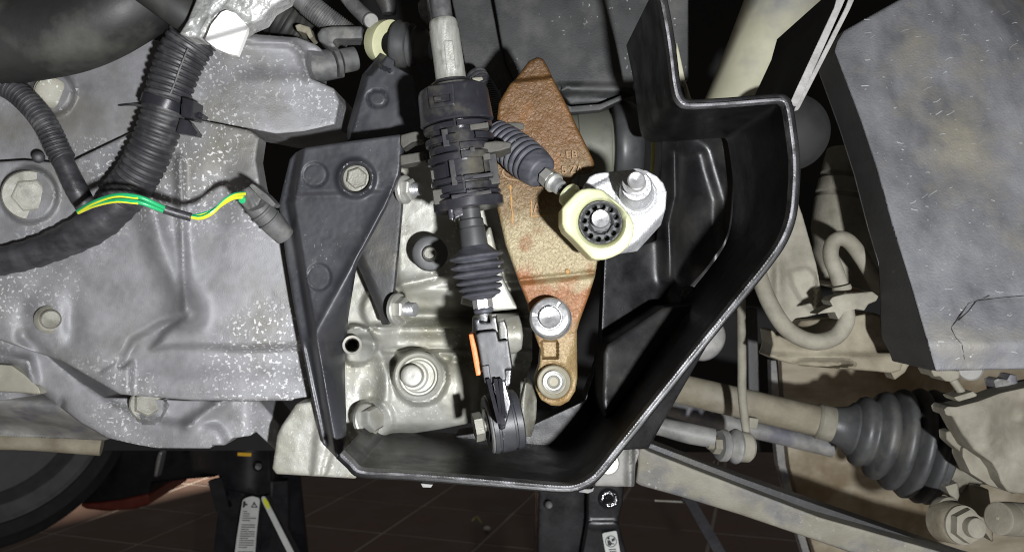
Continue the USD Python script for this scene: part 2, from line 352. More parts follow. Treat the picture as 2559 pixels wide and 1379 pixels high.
mat('red_paint', (.12, .02, .012), (.16, .03, .018), 40, .5)
mat('leaf', (.45, .42, .12), (.6, .58, .3), 200, .6)
def rust_mat():
    n = {'g': ('geometry', {}), 'sx': ('separate_xyz', {}), 'n1': ('noise_texture', {'scale': 34, 'detail': 6, 'roughness': .65}), 'ma': ('math', {'math_type': 'multiply_add', 'value2': .085, 'value3': -.0425}),
         'ad': ('math', {'math_type': 'add'}), 'mr': ('map_range', {'from_min': .68, 'from_max': .86, 'clamp': True}),
         'r': ('rgb_ramp', {'ramp': [(0, (.27, .17, .07)), (.12, (.25, .18, .085)), (.22, (.22, .135, .06)), (.29, (.22, .095, .034)), (.36, (.21, .085, .03)), (.42, (.25, .20, .11)), (.50, (.26, .215, .12)), (.60, (.14, .092, .038)), (.68, (.105, .060, .018)), (.80, (.112, .052, .013)), (.93, (.108, .052, .014)), (1, (.075, .036, .011))]}),
         'n2': ('noise_texture', {'scale': 60, 'detail': 4}), 'm2': ('map_range', {'from_min': .57, 'from_max': .70, 'clamp': True}), 'x2': ('mix_color', {'b': (.17, .078, .024)}),
         'ng': ('noise_texture', {'scale': 1500, 'detail': 3}), 'mg': ('map_range', {'from_min': .3, 'from_max': .7, 'to_min': .75, 'to_max': 1.2}), 'x3': ('mix_color', {'blend_type': 'multiply', 'fac': 1.0, 'use_clamp': False}), 'cc': ('combine_color', {}),
         'nb': ('noise_texture', {'scale': 620, 'detail': 3, 'roughness': .55, 'distortion': .8}), 'b': ('bump', {'strength': .6, 'distance': .0008}), 'p': ('principled_bsdf', {'roughness': .5, 'metallic': .15})}
    l = [('g.position', 'sx.vector'), ('g.position', 'n1.vector'), ('n1.fac', 'ma.value1'), ('sx.z', 'ad.value1'), ('ma.value', 'ad.value2'), ('ad.value', 'mr.value'), ('mr.result', 'r.fac'),
         ('g.position', 'n2.vector'), ('n2.fac', 'm2.value'), ('m2.result', 'x2.fac'), ('r.color', 'x2.a'), ('g.position', 'ng.vector'), ('ng.fac', 'mg.value'), ('mg.result', 'cc.r'), ('mg.result', 'cc.g'), ('mg.result', 'cc.b'),
         ('x2.result', 'x3.a'), ('cc.color', 'x3.b'), ('x3.result', 'p.base_color'), ('g.position', 'nb.vector'), ('nb.fac', 'b.height'), ('b.normal', 'p.normal')]
    M['rust'] = usdkit.material(stage, '/World/Looks/rust_iron', n, l, surface='p.BSDF')
rust_mat()

# ---------------------------------------------------------------- setting: tiled floor, near-black sheet standing in for the dark of the bay
ft = thing('floor', None, None, (0, 2.4, 0), kind='structure')
g0 = trimesh.creation.box((14, 14, 0.02)); g0.apply_translation((0, 4, -0.0115)); obj('grout', g0, 'grout', ft, smooth=False)
rt = random.Random(3); ang = math.radians(-17.5); ta = np.array([math.cos(ang), math.sin(ang)]); tb = np.array([-ta[1], ta[0]])
o0 = np.array([0.0, 2.525])
far = []
for i in range(-16, 17):
    for j in range(-9, 30):
        c = o0+ta*(i+.5)*.305+tb*(j+.5)*.292
        if c[1] < 1.3 or c[1] > 7.5 or abs(c[0]) > 0.72*c[1]+.3: continue
        b = trimesh.creation.box((.2965, .2835, .008)); v = b.vertices; v[v[:, 2] > 0, :2] *= .993
        R = trimesh.transformations.rotation_matrix(ang+rt.uniform(-.003, .003), (0, 0, 1)); b.apply_transform(R)
        b.apply_translation((c[0], c[1], -.004+rt.uniform(-.0006, .0006)))
        if c[1] < 3.3: obj('tile', b, 'floor_tile', ft, smooth=False)
        else: far.append(b)
obj('far_tiles', far, 'floor_tile', ft, smooth=False, kind='stuff')
wall = relief(poly([(-300, -300), (2900, -300), (2900, 1500), (2300, 1500), (1960, 1130), (640, 1125), (-300, 1125)]), .98, .01, 0, 120)
obj('bay_dark_sheet', wall, 'bay_dark', kind='structure')  # added sheet closing the gaps; the darkness behind is its colour

# ---------------------------------------------------------------- bell housing (left)
bh = thing('bell_housing', 'large grey cast alloy bell housing with white flecks, filling the left', 'gearbox housing', P(350, 1000, .47))
up = poly([(-60, 60), (250, 60), (420, 110), (520, 90), (620, 84), (745, 94), (790, 112), (812, 131), (770, 128), (764, 160), (777, 196), (834, 221), (849, 252), (838, 312), (760, 330), (690, 336), (600, 318), (490, 298), (340, 338), (170, 412), (60, 404), (-60, 404)], 3)
rim1 = LineString([(600, 96), (645, 103), (725, 108), (752, 128), (765, 170), (772, 196)])
def dep_up(x, y):
    d = .012*sst(560, 860, x)
    d -= .004*np.exp(-(shapely.distance(shapely.points(x, y), rim1)/9)**2)
    d += .006*np.where(sdp(x, y, poly([(600, 60), (645, 106), (725, 112), (752, 132), (765, 196), (900, 196), (900, 60)])) > 0, 1, 0)*0
    d += .004*sst(205, 165, y)*sst(560, 640, x) - .008*gauss(x, y, 350, 250, 170, 90)
    d -= .009*sst(62, 48, np.hypot(x-130, y-232))
    d += .0010*fb(x, y, .012, 1)+.0005*fb(x, y, .09, 2)
    return d
obj('upper_casing', relief(up, .442, .05, 7, 9, dep_up), 'cast_grey', bh)
lo = poly([(-60, 408), (60, 400), (170, 408), (330, 330), (480, 296), (560, 312), (625, 326), (648, 345), (640, 400), (652, 470), (688, 560), (712, 650), (733, 760), (758, 870), (772, 960), (770, 1001), (660, 1001), (480, 1000), (300, 985), (150, 900), (-60, 830)], 3)
rdg = LineString([(372, 500), (395, 600), (430, 690), (470, 778)]); rdg2 = LineString([(449, 400), (456, 600), (466, 778)])
body = poly([(280, 380), (370, 520), (400, 610), (440, 700), (470, 785), (408, 830), (380, 870), (300, 910), (330, 960), (880, 960), (880, 330), (300, 330)])
def dep_lo(x, y):
    d = .010*sst(500, 900, x)
    q = shapely.points(x, y)
    d1 = shapely.distance(q, rdg); d2 = shapely.distance(q, rdg2)
    d -= .008*np.exp(-(d1/34)**2) + .0045*np.exp(-(d2/11)**2)
    d += .0075*sst(-12, 10, sdp(x, y, poly([(472, 782), (408, 832), (380, 872), (440, 865), (600, 872), (900, 860), (900, 1010), (330, 1010), (330, 905), (300, 915), (330, 850), (420, 800)])))
    d -= .0095*gauss(x, y, 470, 780, 34, 44)
    d -= .003*sst(900, 965, y)*sst(300, 380, x)
    d += .0015*np.exp(-(dseg(x, y, (250, 925), (335, 868))/6)**2)
    r = np.hypot(x-126, y-798); d += .004*gauss(x, y, 70, 800, 36, 50)+.004*gauss(x, y, 178, 800, 22, 50)-.0016*sst(80, 40, r)
    d -= .007*sst(75, 62, np.hypot(x-75, y-488))
    d += .006*gauss(x, y, 560, 470, 40, 70)
    d += .005*np.exp(-(dseg(x, y, (60, 840), (140, 920), (240, 1010))/16)**2)
    d += .0009*fb(x, y, .012, 3)+.0005*fb(x, y, .09, 4)
    return d
obj('main_casing', relief(lo, .430, .012, 6, 7, dep_lo), 'cast_grey', bh)
fl = poly([(-60, 800), (-60, 1010), (110, 985), (200, 1055), (268, 1094), (344, 1111), (391, 1119), (525, 1120), (532, 1112), (563, 1112), (582, 1095), (626, 1088), (640, 1078), (690, 1126), (700, 1060), (650, 1000), (470, 1000), (262, 992), (200, 952), (140, 905), (80, 850), (20, 800)], 3)
arc = LineString([(-40, 800), (40, 850), (95, 905), (180, 985), (260, 1045), (340, 1080), (430, 1098), (520, 1105)])
def dep_fl(x, y):
    q = shapely.points(x, y); a = shapely.distance(q, arc)
    d = -.006*np.exp(-(a/46)**6) + .012*sst(600, 700, x)
    d -= .010*sst(48, 38, np.hypot(x-372, y-1012))
    d += .006*np.exp(-(dseg(x, y, (105, 985), (108, 1030))/8)**2)+.007*np.exp(-(dseg(x, y, (152, 1005), (150, 1035))/7)**2)
    d -= .008*np.exp(-(dseg(x, y, (-60, 880), (70, 905), (85, 980))/14)**2)
    d -= .007*np.exp(-(dseg(x, y, (470, 1062), (560, 1000))/16)**2)
    return d+.0014*fb(x, y, .015, 5)+.0005*fb(x, y, .09, 6)
obj('flange', relief(fl, .452, .03, 4, 8, dep_fl), 'cast_grey', bh)
obj('ledge', relief(poly([(-60, 905), (30, 912), (62, 935), (98, 968), (104, 986), (60, 982), (-60, 975)], 4), .442, .02, 5, 10, lambda x, y: .0012*fb(x, y, .03, 9)), 'cast_tan', bh)
bolt(bh, 75, 488, .4235, 62, 42, 12, (6, 6), 'bolt_dull', .15)
bolt(bh, 130, 232, .432, 40, 38, 14, (5, 5), 'cast_tan', .2, dome=True)
bolt(bh, 368, 1008, .444, 42, 34, 16, (14, -6), 'bolt_dull', .5)
obj('stud', lathe((126, 798, .4285), (131, 797, .41), [(-30, 36), (0, 36), (4, 30), (5, 24), (17, 24), (20, 20), (16, 0)], 40), 'bolt_dull', bh)
obj('casting_pin', lathe((96, 393, .43), (98, 393, .41), solid(-10, 14, 15, 7), 24), 'conduit', bh)
# ---------------------------------------------------------------- oil pan and wheel at the lower left
sump = thing('oil_pan', 'brownish oil pan edge with a rounded lip at the far left below the bell housing', 'oil pan', P(60, 1130, .6))
def dep_s(x, y): return -.03*np.exp(-((y-(1002+.1*x))/45)**2)+.02*np.exp(-((y-(1072+.12*x))/28)**2)+.001*fb(x, y, .02, 8)
obj('pan_body', relief(poly([(-80, 960), (150, 985), (215, 1050), (290, 1090), (262, 1100), (-80, 1085)], 4), .52, .05, 8, 12, dep_s), 'dust_grey', sump)
obj('pan_lip', tube([(-90, 1098, .55), (60, 1098, .55), (180, 1106, .55), (255, 1112, .555)], 26, n=24), 'dust_brown', sump)
wh = thing('car_wheel', 'dark car wheel hanging behind the oil pan at the lower left corner', 'wheel', P(-60, 1360, 1.62))
tc = (-60, 1000, 1.62); tb_ = (-60+55, 1000, 1.45)
obj('tyre', lathe(tc, tb_, [(-60, 306), (-70, 330), (-66, 356), (-40, 368), (30, 368), (55, 362), (70, 335), (66, 306), (60, 300), (-60, 306)], 96), 'tyre', wh)
obj('rim', lathe(tc, tb_, [(40, 308), (62, 304), (66, 290), (52, 262), (20, 250), (-20, 240), (-20, 0)], 96), 'wheel_rim', wh)

# ---------------------------------------------------------------- gear selector casing (centre)
gc = thing('gear_selector_casing', 'pale cast alloy gearbox casing behind the shift cable in the centre', 'gearbox casing', P(1050, 1120, .4460))
gp = poly([(845, 420), (930, 395), (1010, 420), (1060, 405), (1130, 420), (1290, 430), (1330, 640), (1330, 900), (1300, 1000), (1200, 1052), (1100, 1072), (1010, 1086), (935, 1138), (900, 1142), (830, 1120), (835, 700)], 3)
up_wall = poly([(986, 380), (1400, 380), (1400, 690), (1230, 694), (1100, 700), (990, 720)])
def dep_g(x, y):
    d = np.zeros_like(x)
    d += .012*sst(940, 1000, x)                               # left flange stands proud
    d -= .010*sst(-14, 10, sdp(x, y, up_wall))                # flat upper wall
    d += .006*sst(1135, 1180, x)
    d -= .007*np.exp(-((y-722)/22)**2)*sst(985, 1010, x)      # shelf
    d += .013*np.exp(-((y-789)/13)**2)*sst(1000, 1030, x)     # slot
    d -= .004*np.exp(-((y-818)/8)**2)
    d -= .010*np.clip(1-((y-858)/46)**2, 0, 1)*sst(880, 960, x)
    d += .006*np.exp(-(dseg(x, y, (960, 876), (1060, 886), (1120, 896))/7)**2)
    d -= .020*np.sqrt(np.clip(1-((y-980)/105)**2, 0, 1))*sst(935, 1000, x)
    d += .022*sst(1055, 1120, y)*sst(930, 1000, x)
    d -= .009*sst(74, 64, np.hypot((x-1050), y-942)); d += .012*sst(60, 50, np.hypot(x-1046, y-940))
    d -= .011*sst(52, 46, np.hypot(x-892, y-862))*sst(850, 870, x)
    d += .05*sst(17, 13, np.hypot(x-880, y-862))
    d -= .006*sst(58, 48, np.hypot(x-932, y-1050))
    d += .008*gauss(x, y, 925, 985, 18, 26)
    d -= .006*np.exp(-(dseg(x, y, (905, 850), (940, 860), (965, 935), (960, 1000))/16)**2)
    d += .010*np.exp(-(dseg(x, y, (985, 905), (1000, 960))/14)**2)
    d -= .006*sst(62, 50, np.hypot(x-960, y-772))
    d += .03*sst(1180, 1330, x)*sst(700, 900, y)
    return d+.0016*fb(x, y, .02, 11)+.0008*fb(x, y, .08, 12)
obj('casing_body', relief(gp, .4440, .06, 5, 6, dep_g), 'cast_pale', gc, smooth=40)
obj('shaft_housing', relief(poly([(1228, 786), (1296, 787), (1304, 812), (1308, 838), (1304, 872), (1290, 882), (1230, 892), (1180, 880), (1180, 790)], 6), .4060, .05, 8, 8, lambda x, y: .010*((y-838)/55)**2+.0006*fb(x, y, .08, 13)), 'cast_pale', gc)
obj('casing_rib', relief(poly([(1180, 640), (1225, 560), (1258, 700), (1295, 772), (1230, 778), (1150, 760)], 4), .4280, .03, 8, 8, lambda x, y: .0012*fb(x, y, .04, 14)), 'cast_pale', gc)
obj('stud_bore', lathe((1046, 940, .4280), (1040, 938, .4060), [(-30, 62), (10, 62), (16, 57), (12, 50), (2, 46), (2, 42), (-4, 38), (-4, 0)], 48), 'cast_pale', gc)
obj('stud', lathe((1034, 940, .4310), (1020, 936, .4060), [(0, 0), (0, 38), (10, 38), (14, 33), (14, 28), (44, 27), (50, 25), (53, 19), (51, 0)], 40), 'zinc_dull', gc)
bolt(gc, 918, 1050, .4320, 42, 32, 28, (110, -24), 'zinc_dull', .25)
obj('bore_thread', lathe((880, 862, .4260), (878, 862, .4460), [(-8, 24), (-6, 18), (20, 17), (60, 17)], 32), 'zinc_dull', gc)
gm = thing('rubber_grommet', 'round black rubber grommet with a hole, on the pale casing left of the bellows', 'grommet', P(1074, 680, .4260))
obj('grommet_ring', lathe((1074, 633, .4280), (1071, 635, .4060), [(-6, 14), (-6, 44), (3, 45), (7, 43), (9, 39), (10, 24), (9, 20), (6, 18), (-6, 17), (-6, 14)], 48), 'rubber_grey', gm)
obj('bush', lathe((1074, 634, .4280), (1071, 636, .4060), [(-14, 0), (-14, 16), (4, 18), (6, 17), (4, 15), (-12, 14), (-12, 0)], 32), 'bolt_dull', gm)
# steel strap behind the bracket, with its two nuts
stp = thing('mounting_strap', 'dark bare steel strap between two flanged nuts behind the black bracket', 'bracket', P(970, 800, .4160))
obj('strap_plate', relief(poly([(962, 420), (1008, 470), (1004, 530), (988, 700), (975, 810), (955, 812), (940, 770), (905, 690), (880, 640), (930, 500)], 4), .4160, .004, 4, 8, lambda x, y: .004*sst(20, 4, side(x, y, (893, 660), (955, 812)))+.0006*fb(x, y, .05, 15)), 'dark_metal', stp)
bolt(stp, 994, 772, .4120, 40, 30, 20, (120, 4), 'zinc_dull', .5, stud=24, dz=.013, name='flange_nut')
bolt(stp, 1012, 474, .4140, 36, 28, 18, (110, -4), 'zinc_dull', .4, stud=22, dz=.012, name='flange_nut')
# cast block at the bottom
cb = poly([(741, 1008), (790, 1000), (840, 1100), (895, 1196), (800, 1190), (690, 1184), (680, 1170), (692, 1088), (704, 1062)], 5)
obj('cast_mount', relief(cb, .425, .05, 8, 8, lambda x, y: -.004*sst(-6, 6, side(x, y, (790, 1080), (778, 1200)))+.003*np.exp(-(dseg(x, y, (826, 1120), (806, 1190))/5)**2)+.0016*fb(x, y, .03, 16)+.0006*fb(x, y, .1, 17)), 'cast_pale',
    label='pale rough cast alloy mount block at the lower tip of the black bracket', cat='mount')

# ---------------------------------------------------------------- black plastic bracket tray (one moulding: left flange, bottom and right walls)
tr = thing('cable_bracket_tray', 'large black plastic bracket tray with a highlight coloured into its rim, round the shift linkage', 'bracket tray', P(1300, 1225, .40))
curve = [(1650, -50), (1672, 60), (1684, 140), (1693, 212), (1703, 245), (1724, 256), (1790, 254), (1860, 249), (1945, 243), (1966, 250), (1975, 270), (1983, 320), (1992, 400), (1990, 480), (1982, 545), (1960, 603), (1920, 662), (1850, 749), (1740, 884), (1640, 1009), (1550, 1121), (1500, 1183), (1472, 1207), (1440, 1220), (1400, 1223), (1300, 1215), (1150, 1202), (1000, 1191), (900, 1185), (872, 1163), (845, 1138)]
cv = crom(np.array([(a, b, 0) for a, b in curve]), 4)[:, :2]
wallp = LineString(cv).buffer(8, cap_style='flat', join_style='round').intersection(Polygon([(600, -45), (2200, -45), (2200, 1400), (600, 1400)]))
wm = relief(poly(wallp), .365, .10, 3.5, 40, edge=8)
obj('wall', wm, 'black_gloss', tr)
rimp = LineString(cv[12:]).buffer(9.5, cap_style='flat').difference(LineString(cv[12:]).buffer(1.2))
rim = [g for g in getattr(rimp, 'geoms', [rimp])]
outer = LineString(cv).parallel_offset(6.5, 'left'); outer2 = LineString(cv).parallel_offset(1.5, 'right')
obj('rim_edge', relief(poly(outer.buffer(4.2, cap_style='flat').intersection(Polygon([(600, -45), (2200, -45), (2200, 1400), (600, 1400)]))), .3625, .006, 3, 40, edge=7, dep=lambda x, y: .0006*fb(x, y, .06, 21)), 'rim_highlight', tr)
bp = poly([(1655, 330), (1850, 330), (1860, 700), (1620, 1120), (1440, 1130), (1220, 1112), (1120, 1090), (1330, 1060), (1460, 1000), (1500, 880), (1510, 640), (1640, 600), (1650, 440)], 4)
rdgA = LineString([(1690, 380), (1692, 490), (1676, 560), (1682, 690)])
pocket = poly([(1700, 340), (1760, 380), (1795, 500), (1795, 560), (1806, 700), (1796, 756), (1690, 756), (1686, 560), (1702, 490)], 20)
low = poly([(1510, 870), (1530, 850), (1660, 765), (1800, 757), (1700, 900), (1500, 1160), (1510, 1000)], 10)
def dep_b(x, y):
    q = shapely.points(x, y)
    d = -.012*np.exp(-(shapely.distance(q, rdgA)/26)**2)
    d += .005*sst(-20, 20, sdp(x, y, pocket))
    d += .008*gauss(x, y, 1720, 725, 46, 50)
    d += .00007*np.maximum(x-1450, 0)-.0135
    return d+.0008*fb(x, y, .02, 22)
obj('back_panel', relief(bp, .468, .006, 3, 6, dep_b), 'black_gloss', tr, smooth=50)
obj('inner_step', relief(poly([(1508, 880), (1516, 860), (1655, 768), (1750, 758), (1668, 858), (1584, 964), (1512, 1052), (1504, 1000)], 5), .425, .04, 12, 8, lambda x, y: (x-1620)*.00006-(y-900)*.00004+.0006*fb(x, y, .03, 27)), 'black_gloss', tr, smooth=60)
bolt(tr, 1722, 738, .468, 24, 20, 12, (2, 2), 'dark_metal', .1)
# left flange
fp = poly([(697, 512), (704, 480), (724, 398), (738, 382), (765, 369), (880, 352), (1000, 336), (1010, 344), (1004, 400), (998, 436), (962, 520), (889, 657), (866, 799), (858, 905), (858, 930), (862, 1080), (858, 1120), (845, 1148), (806, 1108), (780, 997), (758, 885), (737, 780), (715, 650)], 3)
holeb = circ(889, 446, 34, 1.05)
fold0, fold1 = (985, 470), (777, 850)
rib = LineString([(779, 850), (800, 950), (820, 1060), (838, 1130)])
discs = [(787, 437, 28, 1.05), (797, 692, 31, .92)]
def dep_f(x, y):
    f = np.where(y < 850, side(x, y, (985, 470), (777, 850)), side(x, y, (779, 850), (838, 1130)))
    f = np.where(y < 470, (x-988)*1.0, f)
    d = .034*sst(8, 100, f) - .0018*np.exp(-(f/11)**2)*sst(440, 500, y)
    d += .0016*np.exp(-((f+14)/8)**2)*sst(840, 880, y)
    d += .004*np.clip((y-500)/350, 0, 1)*0
    l = np.where(y < 505, side(x, y, (738, 382), (714, 510)), side(x, y, (714, 505), (812, 1090)))
    d += .012*sst(22, 0, l)
    for cx, cy, r, sx in discs:
        q = np.abs(np.hypot((x-cx)/sx, y-cy)-r); d += .0009*np.exp(-(q/2.2)**2)
        d += .0006*sst(r, r-4, np.hypot((x-cx)/sx, y-cy))
    d += .0016*sst(-8, 8, y-508+.03*x)*sst(60, -60, f)
    q = np.hypot(x-889, y-446); d -= .0028*np.exp(-((q-42)/7)**2)
    d += .002*np.exp(-(side(x, y, (985, 470), (777, 850))+14)**2/60)*sst(560, 600, y)*sst(720, 680, y)*0
    return d+.0009*fb(x, y, .012, 23)+.0002*fb(x, y, .1, 24)
obj('left_flange', relief(poly(fp, 0, [holeb]), .398, .004, 5, 4, dep_f), 'black_plastic', tr)
bolt(tr, 893, 446, .403, 36, 27, 13, (-9, -6), 'bolt_dull', .35)
rear = poly([(952, 133), (986, 150), (985, 165), (1030, 190), (1062, 345), (866, 350), (868, 320), (905, 188)], 2)
def dep_r(x, y):
    l = np.where(y < 188, side(x, y, (956, 133), (910, 190)), side(x, y, (906, 186), (868, 320)))
    q = np.abs(np.hypot((x-943)/1.15, y-247)-21)
    return .010*sst(14, 0, l)+.0012*np.exp(-(q/2.2)**2)+.0012*fb(x, y, .02, 25)-.003*np.exp(-(dseg(x, y, (945, 165), (975, 178))/3)**2)
obj('rear_flange', relief(rear, .438, .004, 3, 5, dep_r), 'black_plastic', tr)
for pp in ([(1002, 338), (1030, 330), (1052, 328), (1054, 350), (1030, 356), (1006, 372), (1000, 360)], [(1000, 388), (1060, 379), (1064, 402), (1000, 414)]):
    obj('cable_tab', relief(poly(pp, 2), .396, .012, 3, 5, lambda x, y: .0008*fb(x, y, .05, 26)), 'clip_dust', tr)
obj('drain_tab', relief(poly([(1051, 1207), (1082, 1210), (1077, 1218), (1056, 1217)]), .372, .01, 1.5, 6), 'label_grey', tr)

# ---------------------------------------------------------------- shift cable 1 (vertical)
D1 = .376
A1, B1 = (1099, 0, D1), (1212, 799, D1); k1 = math.hypot(113, 799)/799
S = lambda y: y*k1
c1 = thing('shift_cable', 'vertical gear shift cable with a black adjuster barrel and ribbed bellows', 'cable', P(1212, 830, D1))
obj('cable_sheath', lathe(A1, B1, [(S(-60), 0), (S(-60), 27), (S(54), 26), (S(54), 0)], 32), 'conduit', c1)
obj('ferrule', lathe(A1, B1, [(S(50), 20), (S(50), 30), (S(54), 34), (S(64), 36), (S(74), 35.5), (S(78), 37), (S(150), 37.5), (S(188), 38), (S(196), 38), (S(203), 40), (S(206), 36), (S(206), 0)], 40), 'ferrule', c1)
obj('ferrule_flat', relief(poly([(1108, 102), (1131, 101), (1140, 177), (1116, 178)], 2), D1-.0073, .002, 2, 6), 'ferrule', c1)
cap = obj('barrel_cap', lathe(A1, B1, [(S(204), 0), (S(204), 46), (S(210), 54), (S(216), 58), (S(219), 72), (S(226), 84), (S(236), 88), (S(300), 91), (S(308), 92), (S(312), 88), (S(312), 0)], 64), 'clip_black', c1)
obj('latch_window', relief(poly([(1068, 216), (1134, 207), (1138, 262), (1074, 271)], 2, [poly([(1081, 241), (1123, 235), (1125, 252), (1085, 258)])]), D1-.0178, .008, 2, 4, lambda x, y: .0025*((x-1128)/50)**2), 'clip_black', cap)
obj('latch_arm', relief(poly([(1082, 243), (1108, 239), (1109, 250), (1085, 254)], 2), D1-.0160, .003, 2, 5), 'clip_black', cap)
br = obj('adjuster_barrel', lathe(A1, B1, [(S(310), 0), (S(310), 72), (S(500), 74), (S(505), 0)], 56), 'clip_black', c1)
rg = [(316, 330, 86, -178, 178), (346, 362, 86, -178, 150), (368, 386, 80, -178, 178), (390, 408, 86, -178, 178), (412, 446, 82, -150, 140), (448, 460, 86, -178, 178), (464, 482, 81, -178, 178), (484, 494, 85, -150, 178)]
def ringpx(s0, s1, r0, r1, a0, a1, mt, par, nm='rib_ring'):
    obj(nm, lathe(A1, B1, [(S(s0), r0), (S(s0), r1-2), (S(s0)+2, r1), (S(s1)-2, r1), (S(s1), r1-2), (S(s1), r0), (S(s0), r0)], 60, (a0, a1)), mt, par)
for s0, s1, r, a0, a1 in rg: ringpx(s0, s1, 66, r, a0, a1, 'clip_black', br)
# straight ribs and catches on the barrel, each set on its surface at an angle across the barrel
def onbar(s0, s1, x0, x1, r, mt, nm='catch'):
    f = lambda s, xo: (1099+113*s/799+xo, s)
    pts = [f(s0, x0), f(s0, x1), f(s1, x1), f(s1, x0)]
    pts = [(a, b-(.141*(a-(1099+113*b/799)))) for a, b in pts]
    xm = (x0+x1)/2; dd = D1-math.sqrt(max(r*r-xm*xm, 30))*D1/F
    obj(nm, relief(poly(pts), dd, .006, 1, 6, lambda x, y: 0*x), 'clip_matte' if mt == 'clip_black' else mt, br)
for s0, s1, x0, x1, r, mt in [(318, 362, -42, -26, 88, 'clip_black'), (395, 460, -34, -20, 88, 'clip_black'), (464, 500, -84, -52, 88, 'clip_dust'), (415, 438, -82, -60, 80, 'clip_dust'),
                              (392, 408, 52, 70, 90, 'clip_dust'), (395, 470, 58, 84, 86, 'clip_black'), (372, 384, 22, 34, 88, 'clip_black'), (316, 330, 30, 76, 88, 'clip_dust'), (440, 450, -10, 70, 88, 'clip_black'), (482, 492, -40, 60, 86, 'clip_black')]:
    onbar(s0, s1, x0, x1, r, mt)
obj('barrel_flange', lathe(A1, B1, [(S(497), 0), (S(497), 84), (S(500), 88), (S(520), 88), (S(524), 85), (S(524), 0)], 60), 'clip_black', c1)
obj('flange_rib', relief(poly([(1118, 518), (1132, 520), (1134, 552), (1122, 548)]), D1-.008, .01, 2, 5), 'clip_black', c1)
obj('flange_rib', relief(poly([(1132, 520), (1180, 516), (1165, 535), (1136, 548)]), D1-.004, .004, 2, 5), 'clip_black', c1)
obj('neck', lathe(A1, B1, [(S(520), 0), (S(520), 27), (S(546), 27), (S(550), 31), (S(566), 31), (S(568), 29), (S(572), 32), (S(614), 34), (S(622), 33), (S(624), 0)], 40), 'rubber_grey', c1)
bw = [(S(610), 30), (S(616), 36)]
for i, (y, r) in enumerate([(640, 68), (662, 68), (682, 66), (702, 60), (718, 56), (733, 50)]):
    pv = [640-14, 651, 672, 692, 711, 726][i]
    bw += [(S(y-8), r-16), (S(y-5), r-4), (S(y), r), (S(y+5), r-3), (S(y+8), r-13)]
bw += [(S(745), 32), (S(748), 26), (S(748), 0)]
bl = lathe(A1, B1, bw, 64)
obj('bellows', bl, 'rubber', c1, smooth=60)
obj('hex_nut', prism(A1, B1, 25, S(744), S(772), rot=.5, c=3), 'zinc', c1)
obj('collar', lathe(A1, B1, [(S(766), 0), (S(768), 22), (S(774), 25), (S(780), 24), (S(784), 18), (S(784), 0)], 40), 'rubber', c1)
th_ = [(S(780), 0)]
for i in range(14): th_ += [(S(782+i*3.2), 12.2), (S(783.4+i*3.2), 14.4), (S(784.8+i*3.2), 12.2)]
obj('threaded_rod', lathe(A1, B1, th_+[(S(830), 0)], 32), 'zinc', c1)
# rod end
DE = .366
re_ = thing('cable_end_fitting', 'black plastic cable end with orange lock and round eye at the cable foot', 'cable end', P(1255, 1128, DE))
obj('body', relief(poly([(1190, 836), (1200, 830), (1240, 826), (1246, 852), (1269, 849), (1280, 921), (1262, 923), (1264, 951), (1228, 957), (1211, 956), (1204, 915)], 1.5), DE-.004, .022, 3, 5, lambda x, y: .0002*fb(x, y, .08, 31)), 'black_plastic', re_)
obj('top_block', relief(poly([(1184, 798), (1198, 795), (1199, 806), (1224, 806), (1226, 792), (1239, 789), (1246, 830), (1190, 840)], 1.5), DE+.002, .018, 3, 5), 'clip_black', re_)
obj('side_block', relief(poly([(1245, 803), (1260, 801), (1267, 820), (1270, 851), (1248, 854)], 1.5), DE+.001, .016, 2, 5), 'clip_black', re_)
obj('lower_block', relief(poly([(1263, 924), (1278, 924), (1276, 958), (1270, 968), (1262, 962)], 1.5), DE+.006, .014, 2, 5), 'clip_black', re_)
obj('small_tab', relief(poly([(1204, 915), (1222, 911), (1228, 955), (1211, 957)], 1), DE-.0055, .006, 2, 4), 'black_plastic', re_)
lk = obj('lock_slide', relief(poly([(1171, 835), (1182, 834), (1192, 872), (1203, 930), (1200, 937), (1190, 939)], 1), DE+.001, .016, 2, 5), 'orange', re_)
for a, b in (((1222, 950), (1250, 1060)), ((1240, 950), (1258, 1062)), ((1252, 952), (1262, 1040))):
    p0, p1 = P(*a, DE-.003), P(*b, DE-.008)
    obj('arm_rib', bar(p0, p1, .012, .0017, up=(1, 0, .15)), 'clip_black', re_, smooth=False)
obj('arm', relief(poly([(1222, 950), (1262, 950), (1278, 1010), (1262, 1070), (1250, 1075)], 2), DE, .008, 3, 6), 'clip_black', re_)
Ea, Eb = (1214, 1062, DE+.0165), (1292, 1046, DE+.0195)
obj('eye', lathe(Ea, Eb, [(8, 40), (6, 68), (10, 74), (20, 75), (22, 72), (26, 72), (28, 75), (60, 75), (62, 72), (66, 72), (68, 75), (82, 75), (86, 70), (86, 40)], 64), 'black_plastic', re_)
obj('eye_face', lathe(Ea, Eb, [(10, 42), (4, 44), (2, 66), (5, 71), (10, 72)], 64), 'connector_grey', re_)
obj('eye_bush', lathe(Ea, Eb, [(0, 12), (0, 40), (10, 44), (80, 44), (90, 30), (90, 12)], 40), 'clip_black', re_)
obj('ball_pin', [prism(Ea, Eb, 36, -30, -6, rot=.3, c=4), lathe(Ea, Eb, solid(-12, 96, 15, 2), 32)], 'bolt_dull', re_)
obj('flat_lever', relief(poly([(1314, 952), (1330, 962), (1342, 1000), (1340, 1045), (1328, 1091), (1304, 1090), (1298, 1055), (1302, 1000)], 5), .40, .02, 5, 4, lambda x, y: .007*sst(-12, 16, side(x, y, (1322, 950), (1318, 1092)))+.0004*fb(x, y, .09, 33)), 'bolt_dull',
    label='flat steel shift arm standing between the cable eye and the rusty weight', cat='lever')

